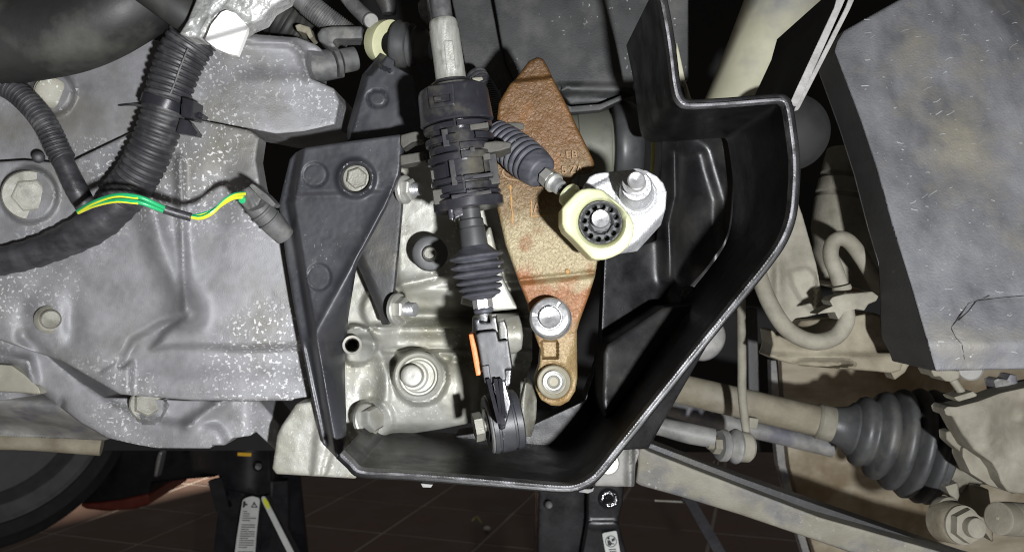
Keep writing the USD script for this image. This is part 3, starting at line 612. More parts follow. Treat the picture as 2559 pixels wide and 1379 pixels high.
# ---------------------------------------------------------------- rusty counterweight
cw = thing('counterweight', 'rusty cast iron selector counterweight lever with raised letters in the centre', 'counterweight', P(1385, 1015, .42))
wp = poly([(1343, 143), (1357, 148), (1369, 168), (1380, 193), (1410, 250), (1440, 313), (1483, 400), (1488, 415), (1482, 424), (1450, 428), (1426, 448), (1440, 490), (1475, 550), (1497, 630), (1487, 691), (1473, 736), (1448, 804), (1442, 826), (1443, 945), (1438, 976), (1422, 1002), (1400, 1014), (1377, 1013), (1352, 999), (1338, 972), (1335, 948), (1347, 915), (1350, 875), (1338, 842), (1325, 790), (1318, 757), (1298, 708), (1263, 611), (1239, 507), (1236, 400), (1240, 310), (1246, 258), (1274, 210), (1288, 198), (1322, 153)], 4)
upw = poly([(1200, 205), (1288, 203), (1381, 192), (1500, 400), (1500, 440), (1426, 452), (1400, 440), (1230, 420), (1200, 300)])
def dep_w(x, y):
    d = .0035*sst(2, -2, y-(203-.118*(x-1288)))
    d += .0055*sst(0, 8, y-(440+.03*(x-1300)))*0
    d += .0035*sst(-10, 10, y-(707-.1*(x-1290)))
    d += .0045*np.clip((y-720)/120, 0, 1)
    d -= .0018*np.exp(-((y-(703-.1*(x-1290)))/5)**2)
    d += .004*sst(0, 40, side(x, y, (1480, 690), (1428, 850)))*sst(690, 730, y)
    pk = poly([(1353, 852), (1393, 852), (1394, 894), (1357, 896)], 3); d += .0055*sst(-3, 3, sdp(x, y, pk))
    d -= .0035*sst(46, 40, np.hypot(x-1384, y-954)); d += .0015*np.exp(-((np.hypot(x-1384, y-954)-44)/3)**2)
    d += .003*sst(29, 25, np.hypot(x-1383, y-953)) + .02*sst(16, 8, np.hypot(x-1383, y-953))
    return d+.0005*fb(x, y, .03, 41)+.0007*fb(x, y, .13, 42)
dw = .403
obj('weight_body', relief(wp, dw, .014, 6, 5, dep_w), 'rust', cw)
obj('letters', [text('-EB', 1398, 397, 17, dw-.0002, -3, .0016), text('5 ZA', 1401, 435, 18, dw-.0002, -3, .0016)], 'rust_letter_lit', cw, smooth=False)
obj('letters', [text('A', 1332, 531, 22, dw-.0002, -4, .0011)], 'rust_letter_lit', cw, smooth=False)
def strip(pts, w, d, t=.0006):
    return relief(poly(LineString(pts).buffer(w, cap_style='round')), d, t, 0, 8)
obj('letter_frame', [strip([(1328, 502), (1328, 541), (1368, 537)], 1.6, dw-.0004)], 'rust_mark', cw, smooth=False)
obj('oval_mark', [relief(poly(affinity.rotate(affinity.scale(Point(1287, 434).buffer(22, 24), 1.5, .8), 8).difference(affinity.rotate(affinity.scale(Point(1287, 434).buffer(19.5, 24), 1.5, .76), 8))), dw-.0007, .001, 0, 5)], 'rust_letter_lit', cw)
obj('paint_mark', relief(poly([(1272, 460), (1279, 464), (1277, 480), (1281, 502), (1280, 520), (1285, 540), (1281, 562), (1277, 552), (1279, 530), (1275, 510), (1275, 488)], .3), dw-.0005, .0006, .6, 5), 'rust_mark', cw)
obj('paint_dot', relief(circ(1418, 678, 6.5), dw-.0009, .0012, 2, 4), 'rust_mark', cw)
pv0, pv1 = (1376, 796, .402), (1372, 789, .385)
pv = obj('pivot_washer', lathe(pv0, pv1, [(-20, 20), (-20, 53), (4, 53), (8, 50), (34, 49), (38, 45), (38, 20)], 64), 'zinc', cw)
obj('circlip', [lathe(pv0, pv1, [(38, 30), (38, 46), (42, 46), (44, 43), (44, 31), (38, 30)], 64, (a, b)) for a, b in ((-60, 50), (62, 165), (178, 292))], 'bright_steel', pv)
obj('pivot_pin', lathe(pv0, pv1, [(0, 28), (48, 27.5), (52, 25), (47.5, 0)], 48), 'bright_steel', cw)
obj('boss_ring', lathe((1384, 954, .408), (1382, 952, .39), [(-6, 42), (12, 41), (15, 38), (12, 31), (9, 30), (9, 0)], 56), 'zinc_tan', cw)
obj('boss_insert', lathe((1384, 954, .408), (1382, 952, .39), [(6, 29), (15, 28), (16, 26), (15, 22), (11, 21), (11, 17), (14, 15), (2, 4), (1, 0)], 56), 'zinc_dull', cw)

# ---------------------------------------------------------------- bright steel lever with its pin
lv = thing('selector_lever', 'bright zinc plated steel selector lever with round pin, right of the cream socket', 'lever', P(1600, 632, .38))
lp = poly([(1458, 466), (1473, 442), (1488, 434), (1505, 431), (1581, 424.5), (1613, 425), (1641, 440), (1658, 458), (1666, 480), (1664, 520), (1652, 562), (1592, 628), (1550, 634), (1500, 640), (1470, 560)], 3)
front_ = poly([(1400, 380), (1700, 380), (1668, 490), (1658, 528), (1594, 597), (1540, 632), (1500, 700), (1400, 700)])
def dep_l(x, y):
    e = np.maximum(-sdp(x, y, front_), 0)
    d = .0085*sst(0, 24, e)
    d -= .0022*np.exp(-((side(x, y, (1520, 449), (1478, 469)))/3)**2)*sst(1530, 1515, x)
    q = np.hypot(x-1590, y-486); d -= .001*sst(52, 49, q)
    return d+.0003*fb(x, y, .14, 51)
obj('plate', relief(lp, .374, .006, 3, 5, dep_l), 'lever_steel', lv)
La, Lb = (1588, 484, .374), (1591, 462, .352)
obj('boss', lathe(La, Lb, [(-4, 0), (-4, 48), (2, 46), (6, 42), (40, 40), (100, 37), (104, 34), (104, 0)], 56), 'lever_steel', lv)
obj('pin', lathe((1590, 461, .352), (1590, 447, .338), [(0, 0), (0, 20), (6, 24), (22, 24), (26, 20), (34, 20), (60, 21.5), (66, 21), (69, 18), (66, 0)], 48), 'bright_steel', lv)
obj('circlip', lathe((1590, 458, .351), (1590, 445, .339), [(8, 22), (8, 34), (13, 34), (13, 22), (8, 22)], 48, (40, 330)), 'bright_steel', lv)
# ---------------------------------------------------------------- second cable with cream ball socket
c2 = thing('select_cable', 'angled select cable with ribbed bellows and pale cream ball socket end', 'cable', P(1490, 650, .36))
Ba, Bb = (1238, 337, .402), (1500, 551, .360)
def dpx(t): return Ba[2]+(Bb[2]-Ba[2])*t
w0, w1 = P(*Ba), P(*Bb); Lm = np.linalg.norm(w1-w0)
def onax(t): return w0+(w1-w0)*t
kk = .40/F
pr = [(0, 30*kk), (2*kk, 40*kk)]
s = 6*kk
for i in range(8):
    r = [42, 45, 47, 48, 49, 50, 50, 49][i]
    pr += [(s, (r-11)*kk), (s+3.2*kk, (r-2)*kk), (s+7*kk, r*kk), (s+11.5*kk, r*kk), (s+15*kk, (r-3)*kk), (s+17*kk, (r-11)*kk)]; s += 17.6*kk
e0 = s
obj('bellows', lathe3(w0, w1-w0, pr+[(s, 40*kk), (s+3*kk, 46*kk), (s+10*kk, 47*kk), (s+34*kk, 42*kk), (s+40*kk, 34*kk), (s+41*kk, 0)], 56), 'rubber', c2, smooth=60)
s += 50*kk
ax2 = (w1-w0)/Lm
def ax(s0, prof, n=40): return lathe3(w0+ax2*s0, ax2, [(a*kk, max(b, .01)*kk) for a, b in prof], n)
hx = ax(s, [(0, 0), (0, 22), (24, 24), (26, 21)], 6); obj('hex_nut', [hx, ax(s, [(26, 0), (26, 22), (30, 25), (36, 25), (40, 22), (40, 0)])], 'zinc_dull', c2, smooth=25)
obj('ferrule', ax(s, [(38, 0), (38, 19), (58, 18), (60, 14), (60, 0)]), 'zinc', c2)
thr = [(58, 0)]
for i in range(12): thr += [(58+i*3.4, 9.5), (59.6+i*3.4, 11.5), (61.2+i*3.4, 9.5)]
obj('threaded_rod', ax(s, thr+[(102, 0)]), 'dark_metal', c2)
SD = .350
obj('socket_neck', ax(s, [(82, 0), (82, 22), (85, 28), (92, 29), (96, 26), (98, 22), (120, 24), (120, 0)], 48), 'cream', c2)
sp = poly([(1403, 521), (1410, 512), (1436, 484), (1452, 473), (1470, 470), (1499, 472), (1508, 476), (1532, 496), (1557, 517), (1575, 540), (1584, 562), (1582, 590), (1571, 614), (1551, 633), (1530, 643), (1511, 649), (1488, 650), (1477, 645), (1462, 630), (1430, 596), (1410, 577), (1403, 560)], 5, [circ(1501, 557, 51)])
sk = obj('ball_socket', relief(sp, SD, .022, 13, 6, lambda x, y: .004*sst(62, 52, np.hypot(x-1501, y-556))-.0012*np.exp(-((np.hypot(x-1501, y-556)-62)/8)**2)), 'cream', c2, smooth=60)
holes = [circ(1501+41*math.cos(a), 557+41*math.sin(a), 6.2) for a in np.radians(np.arange(0, 360, 30)+8)]
rp = poly(circ(1501, 556, 54.5), 0, holes)
obj('retainer_ring', relief(rp, SD+.0005, .004, 2, 5, lambda x, y: .0016*sst(50, 44, np.hypot(x-1501, y-556))+.003*sst(30, 26, np.hypot(x-1501, y-556)), edge=2.5), 'rubber_grey', c2)
obj('ring_back', lathe((1501, 556, SD+.007), (1501, 556, SD+.02), [(0, 0), (0, 54), (8, 54)], 40), 'bay_dark', c2)
obj('ball_pin', lathe((1501, 547, SD+.004), (1500.5, 545, SD-.012), [(-6, 0), (-6, 24), (22, 24), (27, 21), (23.5, 0)], 48), 'bright_steel', c2)
# upstream of the bellows, behind the first cable
obj('cable_conduit', tube([(1190, 190, .47), (1225, 250, .46), (1248, 310, .44), (1275, 366, .425)], 27, (11, 2.5)), 'conduit', c2)
obj('cable_clip', relief(poly([(1246, 309), (1288, 306), (1310, 309), (1308, 325), (1244, 326)], 2), .402, .02, 2, 5), 'clip_dust', c2)
obj('cable_clip', relief(poly([(1200, 372), (1212, 356), (1240, 352), (1278, 356), (1276, 370), (1250, 378), (1208, 384)], 3), .366, .02, 3, 5, lambda x, y: .0006*fb(x, y, .08, 52)), 'clip_dust', c2)
obj('clip_tag', relief(poly([(1228, 502), (1240, 505), (1234, 512), (1226, 511)], 1), .385, .004, 1, 4), 'yellow', c2)
obj('pale_post', relief(poly([(1176, 195), (1205, 192), (1212, 210), (1196, 222), (1190, 206)], 2), .46, .02, 2, 5), 'cast_pale', c2)

# ---------------------------------------------------------------- wiring on the left
big = thing('coolant_hose', 'thick smooth black hose crossing the upper left corner', 'hose', P(150, 210, .40))
obj('hose', tube([(-120, 118, .40), (40, 100, .40), (190, 72, .40), (310, 18, .40), (430, -60, .41), (520, -130, .42)], [105, 104, 102, 96, 92, 92], n=40), 'hose_black', big, smooth=60)
obj('hose', tube([(330, -60, .375), (440, 20, .38), (500, 60, .385)], 44, n=28), 'hose_black', big, smooth=60)
hn = thing('corrugated_harness', 'thick corrugated black cable conduit running down to a taped bend on the left', 'conduit', P(200, 660, .40))
obj('conduit', tube([(500, 70, .4100), (455, 140, .4100), (425, 220, .4100), (404, 300, .4100), (374, 380, .4120), (338, 446, .4140), (300, 496, .4160)], [57, 56, 53, 50, 50, 51, 52], (17, 2.4), n=36), 'conduit', hn, smooth=50)
obj('taped_section', tube([(322, 466, .4150), (290, 515, .4170), (235, 565, .4180), (150, 608, .4200), (60, 640, .4200), (-60, 664, .4200)], [46, 45, 42, 38, 36, 36], n=32, prof=lambda t: 1+.03*np.sin(t*60)+.02*np.sin(t*133+1)), 'tape', hn, smooth=60)
obj('conduit_seam', tube([(470, 122, .3965), (452, 165, .3985), (438, 205, .3995), (426, 234, .4000)], 2.2, n=8), 'connector_grey', hn)
tie = thing('cable_tie', 'black plastic cable tie with square head round the corrugated conduit', 'cable tie', P(450, 340, .37))
obj('band', lathe((416, 254, .4100), (409, 276, .4100), [(-2, 50), (-2, 57.5), (20, 57.5), (20, 50), (-2, 50)], 48), 'clip_black', tie)
obj('head', relief(poly([(456, 243), (485, 252), (480, 297), (452, 291)], 2), .3960, .012, 3, 5), 'clip_black', tie)
obj('mount_fin', relief(poly([(450, 296), (470, 301), (494, 332), (491, 341), (466, 336), (440, 332)], 1.5), .4020, .006, 2, 5), 'clip_black', tie)
obj('mount_fin', relief(poly([(484, 270), (510, 288), (506, 296), (482, 290)], 1.5), .4040, .006, 2, 5), 'clip_black', tie)
obj('tail', tube([(274, 269, .4380), (300, 263, .4350), (330, 262, .4300), (362, 266, .4120)], 3.2, n=8), 'clip_black', tie)
sc = thing('small_conduit', 'thin corrugated black conduit curving down the far left to the tape', 'conduit', P(150, 520, .41))
obj('conduit', tube([(-60, 196, .405), (20, 218, .405), (75, 262, .405), (118, 318, .405), (150, 385, .407), (160, 400, .407)], 27, (11, 2.6), n=28), 'conduit', sc, smooth=50)
obj('taped_end', tube([(146, 376, .407), (170, 430, .408), (200, 490, .410), (222, 526, .412)], [25, 25, 27, 24], n=24, prof=lambda t: 1+.02*np.sin(t*50)), 'tape', sc, smooth=60)
fo = thing('foil_sleeve', 'crumpled silver foil sleeve with a glaring white flap at the top left', 'sleeve', P(560, 138, .36))
def dep_fo(x, y):
    d = .012*np.abs((side(x, y, (470, 80), (620, -20)))/70.0)**1.6*.4
    d -= .003*np.exp(-(dseg(x, y, (500, 92), (520, 50), (560, 25), (620, 60))/7)**2)
    d += .002*np.exp(-(dseg(x, y, (507, 80), (540, 20), (570, -5))/4)**2)
    return d+.004*fb(x, y, .03, 61)+.0022*fb(x, y, .09, 62)+.0008*fb(x, y, .25, 66)
obj('sleeve', relief(poly([(507, -40), (469, 52), (448, 86), (470, 94), (499, 97), (520, 104), (530, 120), (550, 108), (600, 80), (622, 66), (656, 52), (676, 22), (716, -2), (730, -40)], 3), .362, .01, 6, 4, dep_fo), 'foil', fo, smooth=50)
obj('flap', relief(poly([(512, 100), (527, 62), (552, 31), (566, 25), (590, 34), (620, 68), (593, 139), (571, 135), (540, 122)], 2), .352, .0012, 1, 6, lambda x, y: .004*np.exp(-(dseg(x, y, (512, 98), (620, 68))/22)**2)*0+.0022*(2*sst(-6, 6, side(x, y, (510, 100), (620, 68)))-1)+.001*fb(x, y, .03, 63)), 'white_paper', fo)
gw = thing('green_yellow_wires', 'pair of green and yellow wires spliced with a black sleeve', 'wires', P(350, 545, .37))
for o, dd in ((0, 0), (13, .002)):
    p1 = [(196, 527+o*.2, .378+dd), (235, 505+o*.6, .368+dd), (290, 488+o, .360+dd), (345, 492+o, .358+dd), (390, 510+o*.8, .362+dd), (425, 527+o*.5, .368+dd)]
    a = obj('wire', tube(p1, 5.6, n=12), 'wire_green', gw); q = [(x, y+3.4, d-.0006) for x, y, d in p1[:4]]
    obj('stripe', tube(q, 3.0, n=8), 'wire_yellow', a)
    p2 = [(470, 540+o*.2, .371+dd), (500, 545-o*.5, .371+dd), (530, 532-o*.3, .371+dd), (560, 503+o*.3, .374+dd), (585, 488+o*.5, .378+dd), (612, 484+o*.7, .386+dd)]
    a = obj('wire', tube(p2, 5.0, n=12), 'wire_yellow', gw); q = [(x-.5, y-3.2, d-.0004) for x, y, d in p2]
    obj('stripe', tube(q, 2.8, n=8), 'wire_green', a)
obj('splice_sleeve', tube([(410, 523, .366), (445, 534, .369), (478, 543, .371)], 11, n=20), 'wire_sleeve', gw)
cn = thing('wire_connector', 'dusty grey plug connector where the green and yellow wires end', 'connector', P(650, 580, .40))
obj('plug_head', relief(poly([(592, 500), (604, 474), (622, 466), (655, 492), (646, 514), (618, 526)], 2), .386, .02, 4, 5, lambda x, y: -.001*sst(3, -3, np.abs(side(x, y, (612, 470), (634, 520)))-6)+.0008*fb(x, y, .08, 64)), 'connector_grey', cn)
obj('plug_barrel', tube([(630, 502, .398), (655, 530, .400), (690, 566, .405), (712, 590, .409)], [27, 30, 30, 26], n=28), 'connector_grey', cn)
obj('barrel_ring', [lathe((652, 527, .399), (690, 566, .404), ringp(0, 8, 20, 33), 32), lathe((670, 546, .401), (690, 566, .404), ringp(0, 5, 20, 32.5), 32)], 'connector_grey', cn)
obj('latch', relief(poly([(622, 464), (630, 458), (668, 486), (690, 510), (682, 518), (650, 496)], 2), .380, .008, 2, 5), 'connector_grey', cn)
for o in (0, 13): obj('wire_seal', lathe((604+o*.3, 486+o, .387), (592+o*.3, 490+o, .382), [(-10, 0), (-10, 9.5), (8, 9), (10, 7), (10, 0)], 20), 'wire_green', cn)

# ---------------------------------------------------------------- clutter behind, top centre
def single(name, mesh, m, label, cat, **k): return obj(name, mesh, m, None, label=label, cat=cat, **k)
single('corrugated_hose', tube([(650, -20, .50), (680, 30, .49), (720, 62, .49), (770, 92, .50)], [40, 46, 46, 40], (15, 4), n=28), 'hose_black', 'dark corrugated hose just right of the silver foil sleeve', 'hose', smooth=50)
ph = thing('vacuum_hose', 'ribbed grey hose with a plain white end at the top, left of centre', 'hose', P(800, 80, .47))
obj('white_end', tube([(700, -60, .465), (740, -14, .465), (778, 20, .467)], 27, n=24), 'dust_grey', ph)
obj('ribbed_hose', tube([(768, 10, .467), (805, 40, .468), (880, 96, .475)], 29, (5.5, 1.0), n=24), 'connector_grey', ph)
single('hose_clip', relief(poly([(737, 64), (748, 60), (774, 68), (783, 92), (774, 99), (764, 84), (742, 78)], 2), .465, .012, 3, 5, lambda x, y: .002*fb(x, y, .06, 65)), 'zinc_tan', 'small chipped yellowish clip between two grey hoses at the top', 'clip')
single('hook_bracket', relief(poly([(905, 66), (906, 98), (838, 99), (832, 106), (846, 121), (818, 117), (797, 104), (792, 86), (803, 71), (830, 66)], 4), .455, .012, 7, 5, lambda x, y: .001*fb(x, y, .05, 66)), 'connector_grey', 'grey hook shaped bracket above the pipe stub', 'bracket')
lk_ = thing('linkage_rod', 'grey rod with a round ball end at the top, left of the cream ring', 'rod', P(920, 80, .45))
obj('rod', tube([(842, -40, .46), (880, 10, .458), (918, 48, .455)], [17, 18, 19], n=20), 'connector_grey', lk_)
obj('ball_end', lathe((926, 52, .452), (936, 56, .44), [(-16, 0), (-14, 12), (-6, 19), (6, 19.5), (12, 17), (13, 0)], 32), 'dust_grey', lk_)
ps = thing('pipe_stub', 'dusty grey pipe stub with a stepped collar beside the upper casing', 'pipe', P(830, 205, .47))
obj('pipe', tube([(740, 172, .475), (800, 166, .475), (850, 156, .478)], 38, n=28), 'connector_grey', ps)
obj('collar', [lathe((836, 158, .470), (856, 154, .472), ringp(0, 12, 20, 36), 28), lathe((852, 154, .470), (872, 150, .472), solid(0, 40, 30, 3), 28)], 'connector_grey', ps)
rc = thing('rear_cable_end', 'cream ring with a black ribbed boot behind the upper flange of the bracket', 'cable end', P(1000, 150, .47))
obj('cream_ring', lathe((948, 104, .462), (992, 112, .452), [(0, 30), (0, 46), (6, 52), (30, 56), (44, 56), (46, 50), (46, 30), (0, 30)], 48), 'cream_old', rc)
obj('boot', lathe((990, 112, .456), (1070, 118, .452), [(0, 0), (0, 56), (8, 60), (18, 54), (26, 56), (34, 50), (42, 53), (50, 46), (58, 49), (66, 42), (74, 44), (82, 36), (95, 30), (95, 0)], 48), 'rubber_grey', rc, smooth=60)
obj('clamp', relief(poly([(1044, 10), (1058, -10), (1072, -10), (1070, 40), (1060, 46), (1046, 30)], 2), .44, .02, 3, 5), 'connector_grey', rc)
single('mount_boss', tube([(955, -30, .50), (968, 10, .50), (972, 36, .50)], [28, 26, 18], n=24), 'dark_metal', 'dark rounded boss hanging at the top above the cream ring', 'boss')

# ---------------------------------------------------------------- dark guard and driveshaft joint behind the counterweight
gd = thing('heat_guard', 'dark speckled guard panel behind the counterweight at the top', 'guard panel', P(1400, 275, .52))
obj('panel', relief(poly([(1226, -45), (1720, -45), (1720, 200), (1545, 246), (1500, 258), (1425, 262), (1400, 230), (1300, 240), (1262, 160)], 3), .51, .006, 4, 12, lambda x, y: -.006*np.exp(-((y-(223+.02*(x-1400)))/5)**2)*sst(1380, 1400, x)+.005*sst(228, 240, y)+.003*fb(x, y, .006, 71)), 'dusty_black', gd)
obj('panel', relief(poly([(1120, -45), (1218, -45), (1258, 165), (1290, 250), (1180, 250)], 2), .507, .006, 3, 12, lambda x, y: .003*fb(x, y, .006, 72)), 'dusty_black', gd)
obj('lip', relief(poly([(1395, 250), (1425, 266), (1500, 260), (1552, 238), (1556, 250), (1500, 276), (1425, 282), (1390, 270)], 2), .504, .01, 3, 6), 'dusty_black', gd)
ij = thing('inner_drive_joint', 'grey green inner driveshaft joint with black boot, right of the counterweight top', 'drive joint', P(1530, 440, .50))
obj('joint_housing', lathe((1380, 372, .53), (1600, 366, .53), [(0, 0), (0, 92), (60, 92), (62, 96), (130, 98), (138, 96), (140, 86), (148, 84), (148, 0)], 64), 'dark_olive', ij)
obj('boot', lathe((1380, 372, .53), (1600, 366, .53), [(146, 0), (146, 100), (152, 112), (170, 116), (200, 108), (216, 92), (222, 60), (222, 0)], 64), 'rubber_grey', ij, smooth=60)
single('brake_line', tube([(1612, 215, .50), (1622, 290, .50), (1632, 360, .50), (1630, 430, .50)], 5, n=10), 'line_yellow', 'thin yellow edged line beside the black boot behind the lever', 'brake line')
single('small_tab', relief(poly([(1583, 208), (1612, 200), (1620, 212), (1598, 215), (1586, 226)], 1.5), .50, .004, 1.5, 5), 'dust_grey', 'small pale metal tab in the dark above the yellow line', 'tab')

# ---------------------------------------------------------------- right side: body panels, skid plate
du = thing('side_member_tube', 'pale yellowish painted tube slanting down behind the top of the tray', 'tube', P(1850, 260, .62))
obj('tube', tube([(2010, -110, .60), (1960, 0, .60), (1905, 120, .60), (1850, 240, .60), (1810, 330, .60)], [96, 93, 85, 78, 76], n=48), 'tan_paint', du, smooth=60)
single('inner_strip', relief(poly([(1690, 100), (1702, 150), (1712, 200), (1732, 262), (1722, 262), (1714, 215), (1704, 202), (1700, 240), (1690, 230)], 1), .50, .006, 2, 6), 'tan_paint', 'narrow pale strip behind the upper left corner of the tray opening', 'strip')
sf = thing('seam_flange', 'pair of pale parallel sheet edges slanting up from the tray corner', 'body seam', P(1985, 275, .38))
for w, pts in ((0, [(2102, -45), (2131, -45), (2103, 20), (1992, 268), (1972, 262), (1990, 222), (2084, 20)]), (1, [(2136, -45), (2154, -45), (2124, 24), (1995, 276), (1982, 278), (1990, 262), (2112, 20)])):
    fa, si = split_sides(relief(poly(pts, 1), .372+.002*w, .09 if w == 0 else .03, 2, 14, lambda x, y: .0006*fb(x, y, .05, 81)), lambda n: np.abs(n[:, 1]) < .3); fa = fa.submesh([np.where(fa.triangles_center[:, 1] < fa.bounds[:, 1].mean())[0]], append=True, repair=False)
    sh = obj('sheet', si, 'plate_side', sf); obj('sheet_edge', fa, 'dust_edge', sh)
sk = thing('skid_plate', 'large scratched grey plate with dark left side filling the right', 'skid plate', P(2400, 927, .42))
kp = poly([(2085, 128), (2092, 104), (2108, 78), (2255, -4), (2330, -45), (2640, -45), (2640, 921), (2450, 924), (2338, 927), (2318, 860), (2275, 710), (2228, 560), (2190, 420), (2150, 300)], 4)
def dep_kt(x, y): return dep_k(x, y)+.10*(920-y)/920-.03
def dep_k(x, y):
    d = .04*sst(0, 150, side(x, y, (2424, -10), (2575, 140)))*(x > 2300)
    cr = np.minimum(np.minimum(dseg(x, y, (2468, 742), (2420, 758), (2378, 812), (2374, 826), (2404, 858), (2412, 905)), dseg(x, y, (2400, 770), (2440, 745), (2560, 742))), dseg(x, y, (2412, 905), (2440, 918), (2500, 900), (2530, 870)))
    d += .0010*np.exp(-(cr/2.2)**2)
    d += .012*sst(850, 930, y)+.006*sst(2180, 2090, x)*sst(200, 100, y)
    d += .003*gauss(x, y, 2390, 430, 70, 60)
    return d+.005*fb(x, y, .004, 82)+.0008*fb(x, y, .03, 83)
plate = relief(kp, .430, .03, 8, 9, dep_kt)
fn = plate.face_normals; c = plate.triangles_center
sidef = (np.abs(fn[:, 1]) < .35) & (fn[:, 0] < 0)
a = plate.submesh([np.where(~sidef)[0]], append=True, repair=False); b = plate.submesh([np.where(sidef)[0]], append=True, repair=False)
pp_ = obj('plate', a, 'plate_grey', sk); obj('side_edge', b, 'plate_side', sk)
rs = random.Random(11); chips = []
for _ in range(240):
    x, y = rs.uniform(2130, 2540), rs.uniform(30, 900)
    if side(x, y, (2150, 300), (2338, 927)) < 22 or (y < 300 and x < 2120+40): continue
    L = rs.choice([4, 5, 7, 10, 16, 20])*rs.uniform(.6, 1.2); t = rs.uniform(-.7, .25); cv_ = rs.uniform(-.35, .35)
    pts = [(x+L*(u-.5)*math.cos(t)-L*cv_*(u*(1-u))*math.sin(t)*4*.5, y+L*(u-.5)*math.sin(t)+L*cv_*(u*(1-u))*4*.5) for u in np.linspace(0, 1, 5)]
    yy = np.array([p[1] for p in pts]); xx = np.array([p[0] for p in pts])
    dd = .430+dep_kt(xx, yy)+.0003
    chips.append(tube([(p[0], p[1], q) for p, q in zip(pts, dd)], rs.choice([1.0, 1.3, 1.8]), n=5, step=L/5))
for pts in ([(2474, 738), (2452, 748), (2420, 758), (2392, 800), (2377, 818), (2388, 842), (2404, 860), (2412, 905)], [(2396, 800), (2420, 778), (2440, 752), (2500, 744), (2570, 738)]):
    q = np.array(LineString(pts).segmentize(8).coords); pts = [tuple(v) for v in q]; dd = .430+dep_kt(q[:, 0], q[:, 1])-.0007
    obj('crack', tube([(a, b, c) for (a, b), c in zip(pts, dd)], [1.0, .6, 1.3, .6, 1.0, .5], n=6, step=6), 'plate_side', sk)
obj('scratch_burrs', chips, 'plate_chip', sk, kind='stuff')

# ---------------------------------------------------------------- suspension and drive parts behind
st = thing('strut_mount', 'dusty suspension strut cup with pale bands, between tray and skid plate', 'strut', P(2120, 720, 0.5544))
obj('strut_tube', lathe((2190, 400, 0.5544), (2108, 700, 0.5544), [(0, 0), (0, 120), (60, 120), (64, 112), (72, 112), (76, 120), (108, 120), (112, 114), (118, 114), (124, 118), (200, 108), (240, 92), (300, 84), (330, 84), (330, 0)], 64), 'dust_tan', st)
single('spring_seat', lathe((1975, 330, 0.5040), (2010, 320, 0.4704), [(0, 0), (0, 96), (20, 92), (50, 70), (70, 30), (72, 0)], 48), 'tyre', 'dark round spring seat right of the tray corner', 'spring seat')
single('disc_shield', relief(poly([(2085, 610), (2140, 640), (2195, 712), (2210, 740), (2110, 742), (2085, 700)]), 0.5376, .004, 2, 10), 'rust_wood', 'reddish brown shield behind the looped brake hose', 'disc shield')
bh2 = thing('brake_hose', 'pale dusty brake hose looping in an S behind the tray', 'hose', P(2050, 860, 0.4704))
obj('hose', tube([(1885, 640, 0.4788), (1902, 705, 0.4746), (1930, 770, 0.4704), (1970, 825, 0.4662), (2030, 853, 0.4620), (2085, 842, 0.4620), (2113, 805, 0.4637), (2112, 765, 0.4670)], 21, n=24), 'dust_tan', bh2, smooth=60)
obj('hose', tube([(2102, 718, 0.4830), (2090, 680, 0.4830), (2076, 640, 0.4830), (2082, 606, 0.4830), (2106, 596, 0.4830), (2135, 618, 0.4872), (2175, 680, 0.4956), (2200, 730, 0.5040)], 19, n=20), 'dust_tan', bh2, smooth=60)
obj('collar', lathe((2102, 714, 0.4788), (2105, 726, 0.4788), [(0, 0), (0, 22), (8, 24), (16, 20), (16, 0)], 32), 'dust_tan', bh2)
obj('hose_clamp', relief(poly([(2072, 752), (2080, 742), (2110, 734), (2180, 728), (2196, 740), (2190, 752), (2170, 760), (2160, 776), (2140, 772), (2110, 782), (2095, 800), (2085, 780), (2050, 784), (2030, 790), (2060, 772), (2080, 764)], 2), 0.4603, .012, 4, 6, lambda x, y: .003*fb(x, y, .04, 91)), 'dust_tan', bh2)
tw = thing('subframe_tower', 'dusty pale subframe bracket with an embossed triangle behind the tray rim', 'subframe', P(1980, 800, 0.5040))
tri_ = poly([(1973, 677), (2018, 667), (2040, 690), (2036, 782), (2005, 755), (1980, 715)], 3)
obj('tower_plate', relief(poly([(1985, 480), (2006, 540), (2040, 660), (2062, 780), (1985, 800), (1960, 830), (1915, 760), (1890, 660), (1930, 560)], 3), 0.5040, .006, 4, 8, lambda x, y: .004*sst(-4, 4, sdp(x, y, tri_))-.006*gauss(x, y, 1945, 700, 14, 60)+.002*fb(x, y, .02, 92)), 'dust_tan', tw)
kb = thing('steering_knuckle', 'tan dust covered knuckle block with an oval slot under the looped hose', 'knuckle', P(2080, 930, 0.4872))
obj('knuckle_block', relief(poly([(1924, 824), (1934, 822), (1940, 838), (1975, 836), (2000, 800), (2120, 792), (2180, 780), (2235, 800), (2265, 880), (2250, 925), (2225, 932), (2190, 928), (2000, 914), (1950, 902), (1922, 890), (1930, 860)], 3), 0.4914, .02, 8, 8, lambda x, y: -.010*gauss(x, y, 2010, 846, 44, 26)+.010*sst(3, -3, (np.hypot((x-2058)/66, (y-908)/10)-1)*10)-.004*sst(875, 895, y)+.003*fb(x, y, .03, 93)), 'dust_brown', kb)
obj('knuckle_arm', relief(poly([(2240, 780), (2300, 860), (2262, 930), (2235, 950), (2222, 925)], 3), 0.5040, .01, 6, 8, lambda x, y: .003*fb(x, y, .03, 94)), 'dust_brown', kb)
single('pale_boss', relief(affinity.rotate(circ(1762, 846, 58, .86), 30), .50, .03, 22, 7, lambda x, y: .002*fb(x, y, .08, 95)), 'dust_grey', 'round pale casting peeping out under the diagonal tray rim', 'casting')
lkr = thing('stabilizer_link', 'dusty stabilizer link rod with a ball joint and hexagon nut', 'stabilizer link', P(1860, 1165, .55))
obj('rod', tube([(1852, 740, .56), (1854, 900, .56), (1855, 990, .558), (1866, 1090, .553)], [11, 11, 11, 10], n=20), 'dust_tan', lkr)
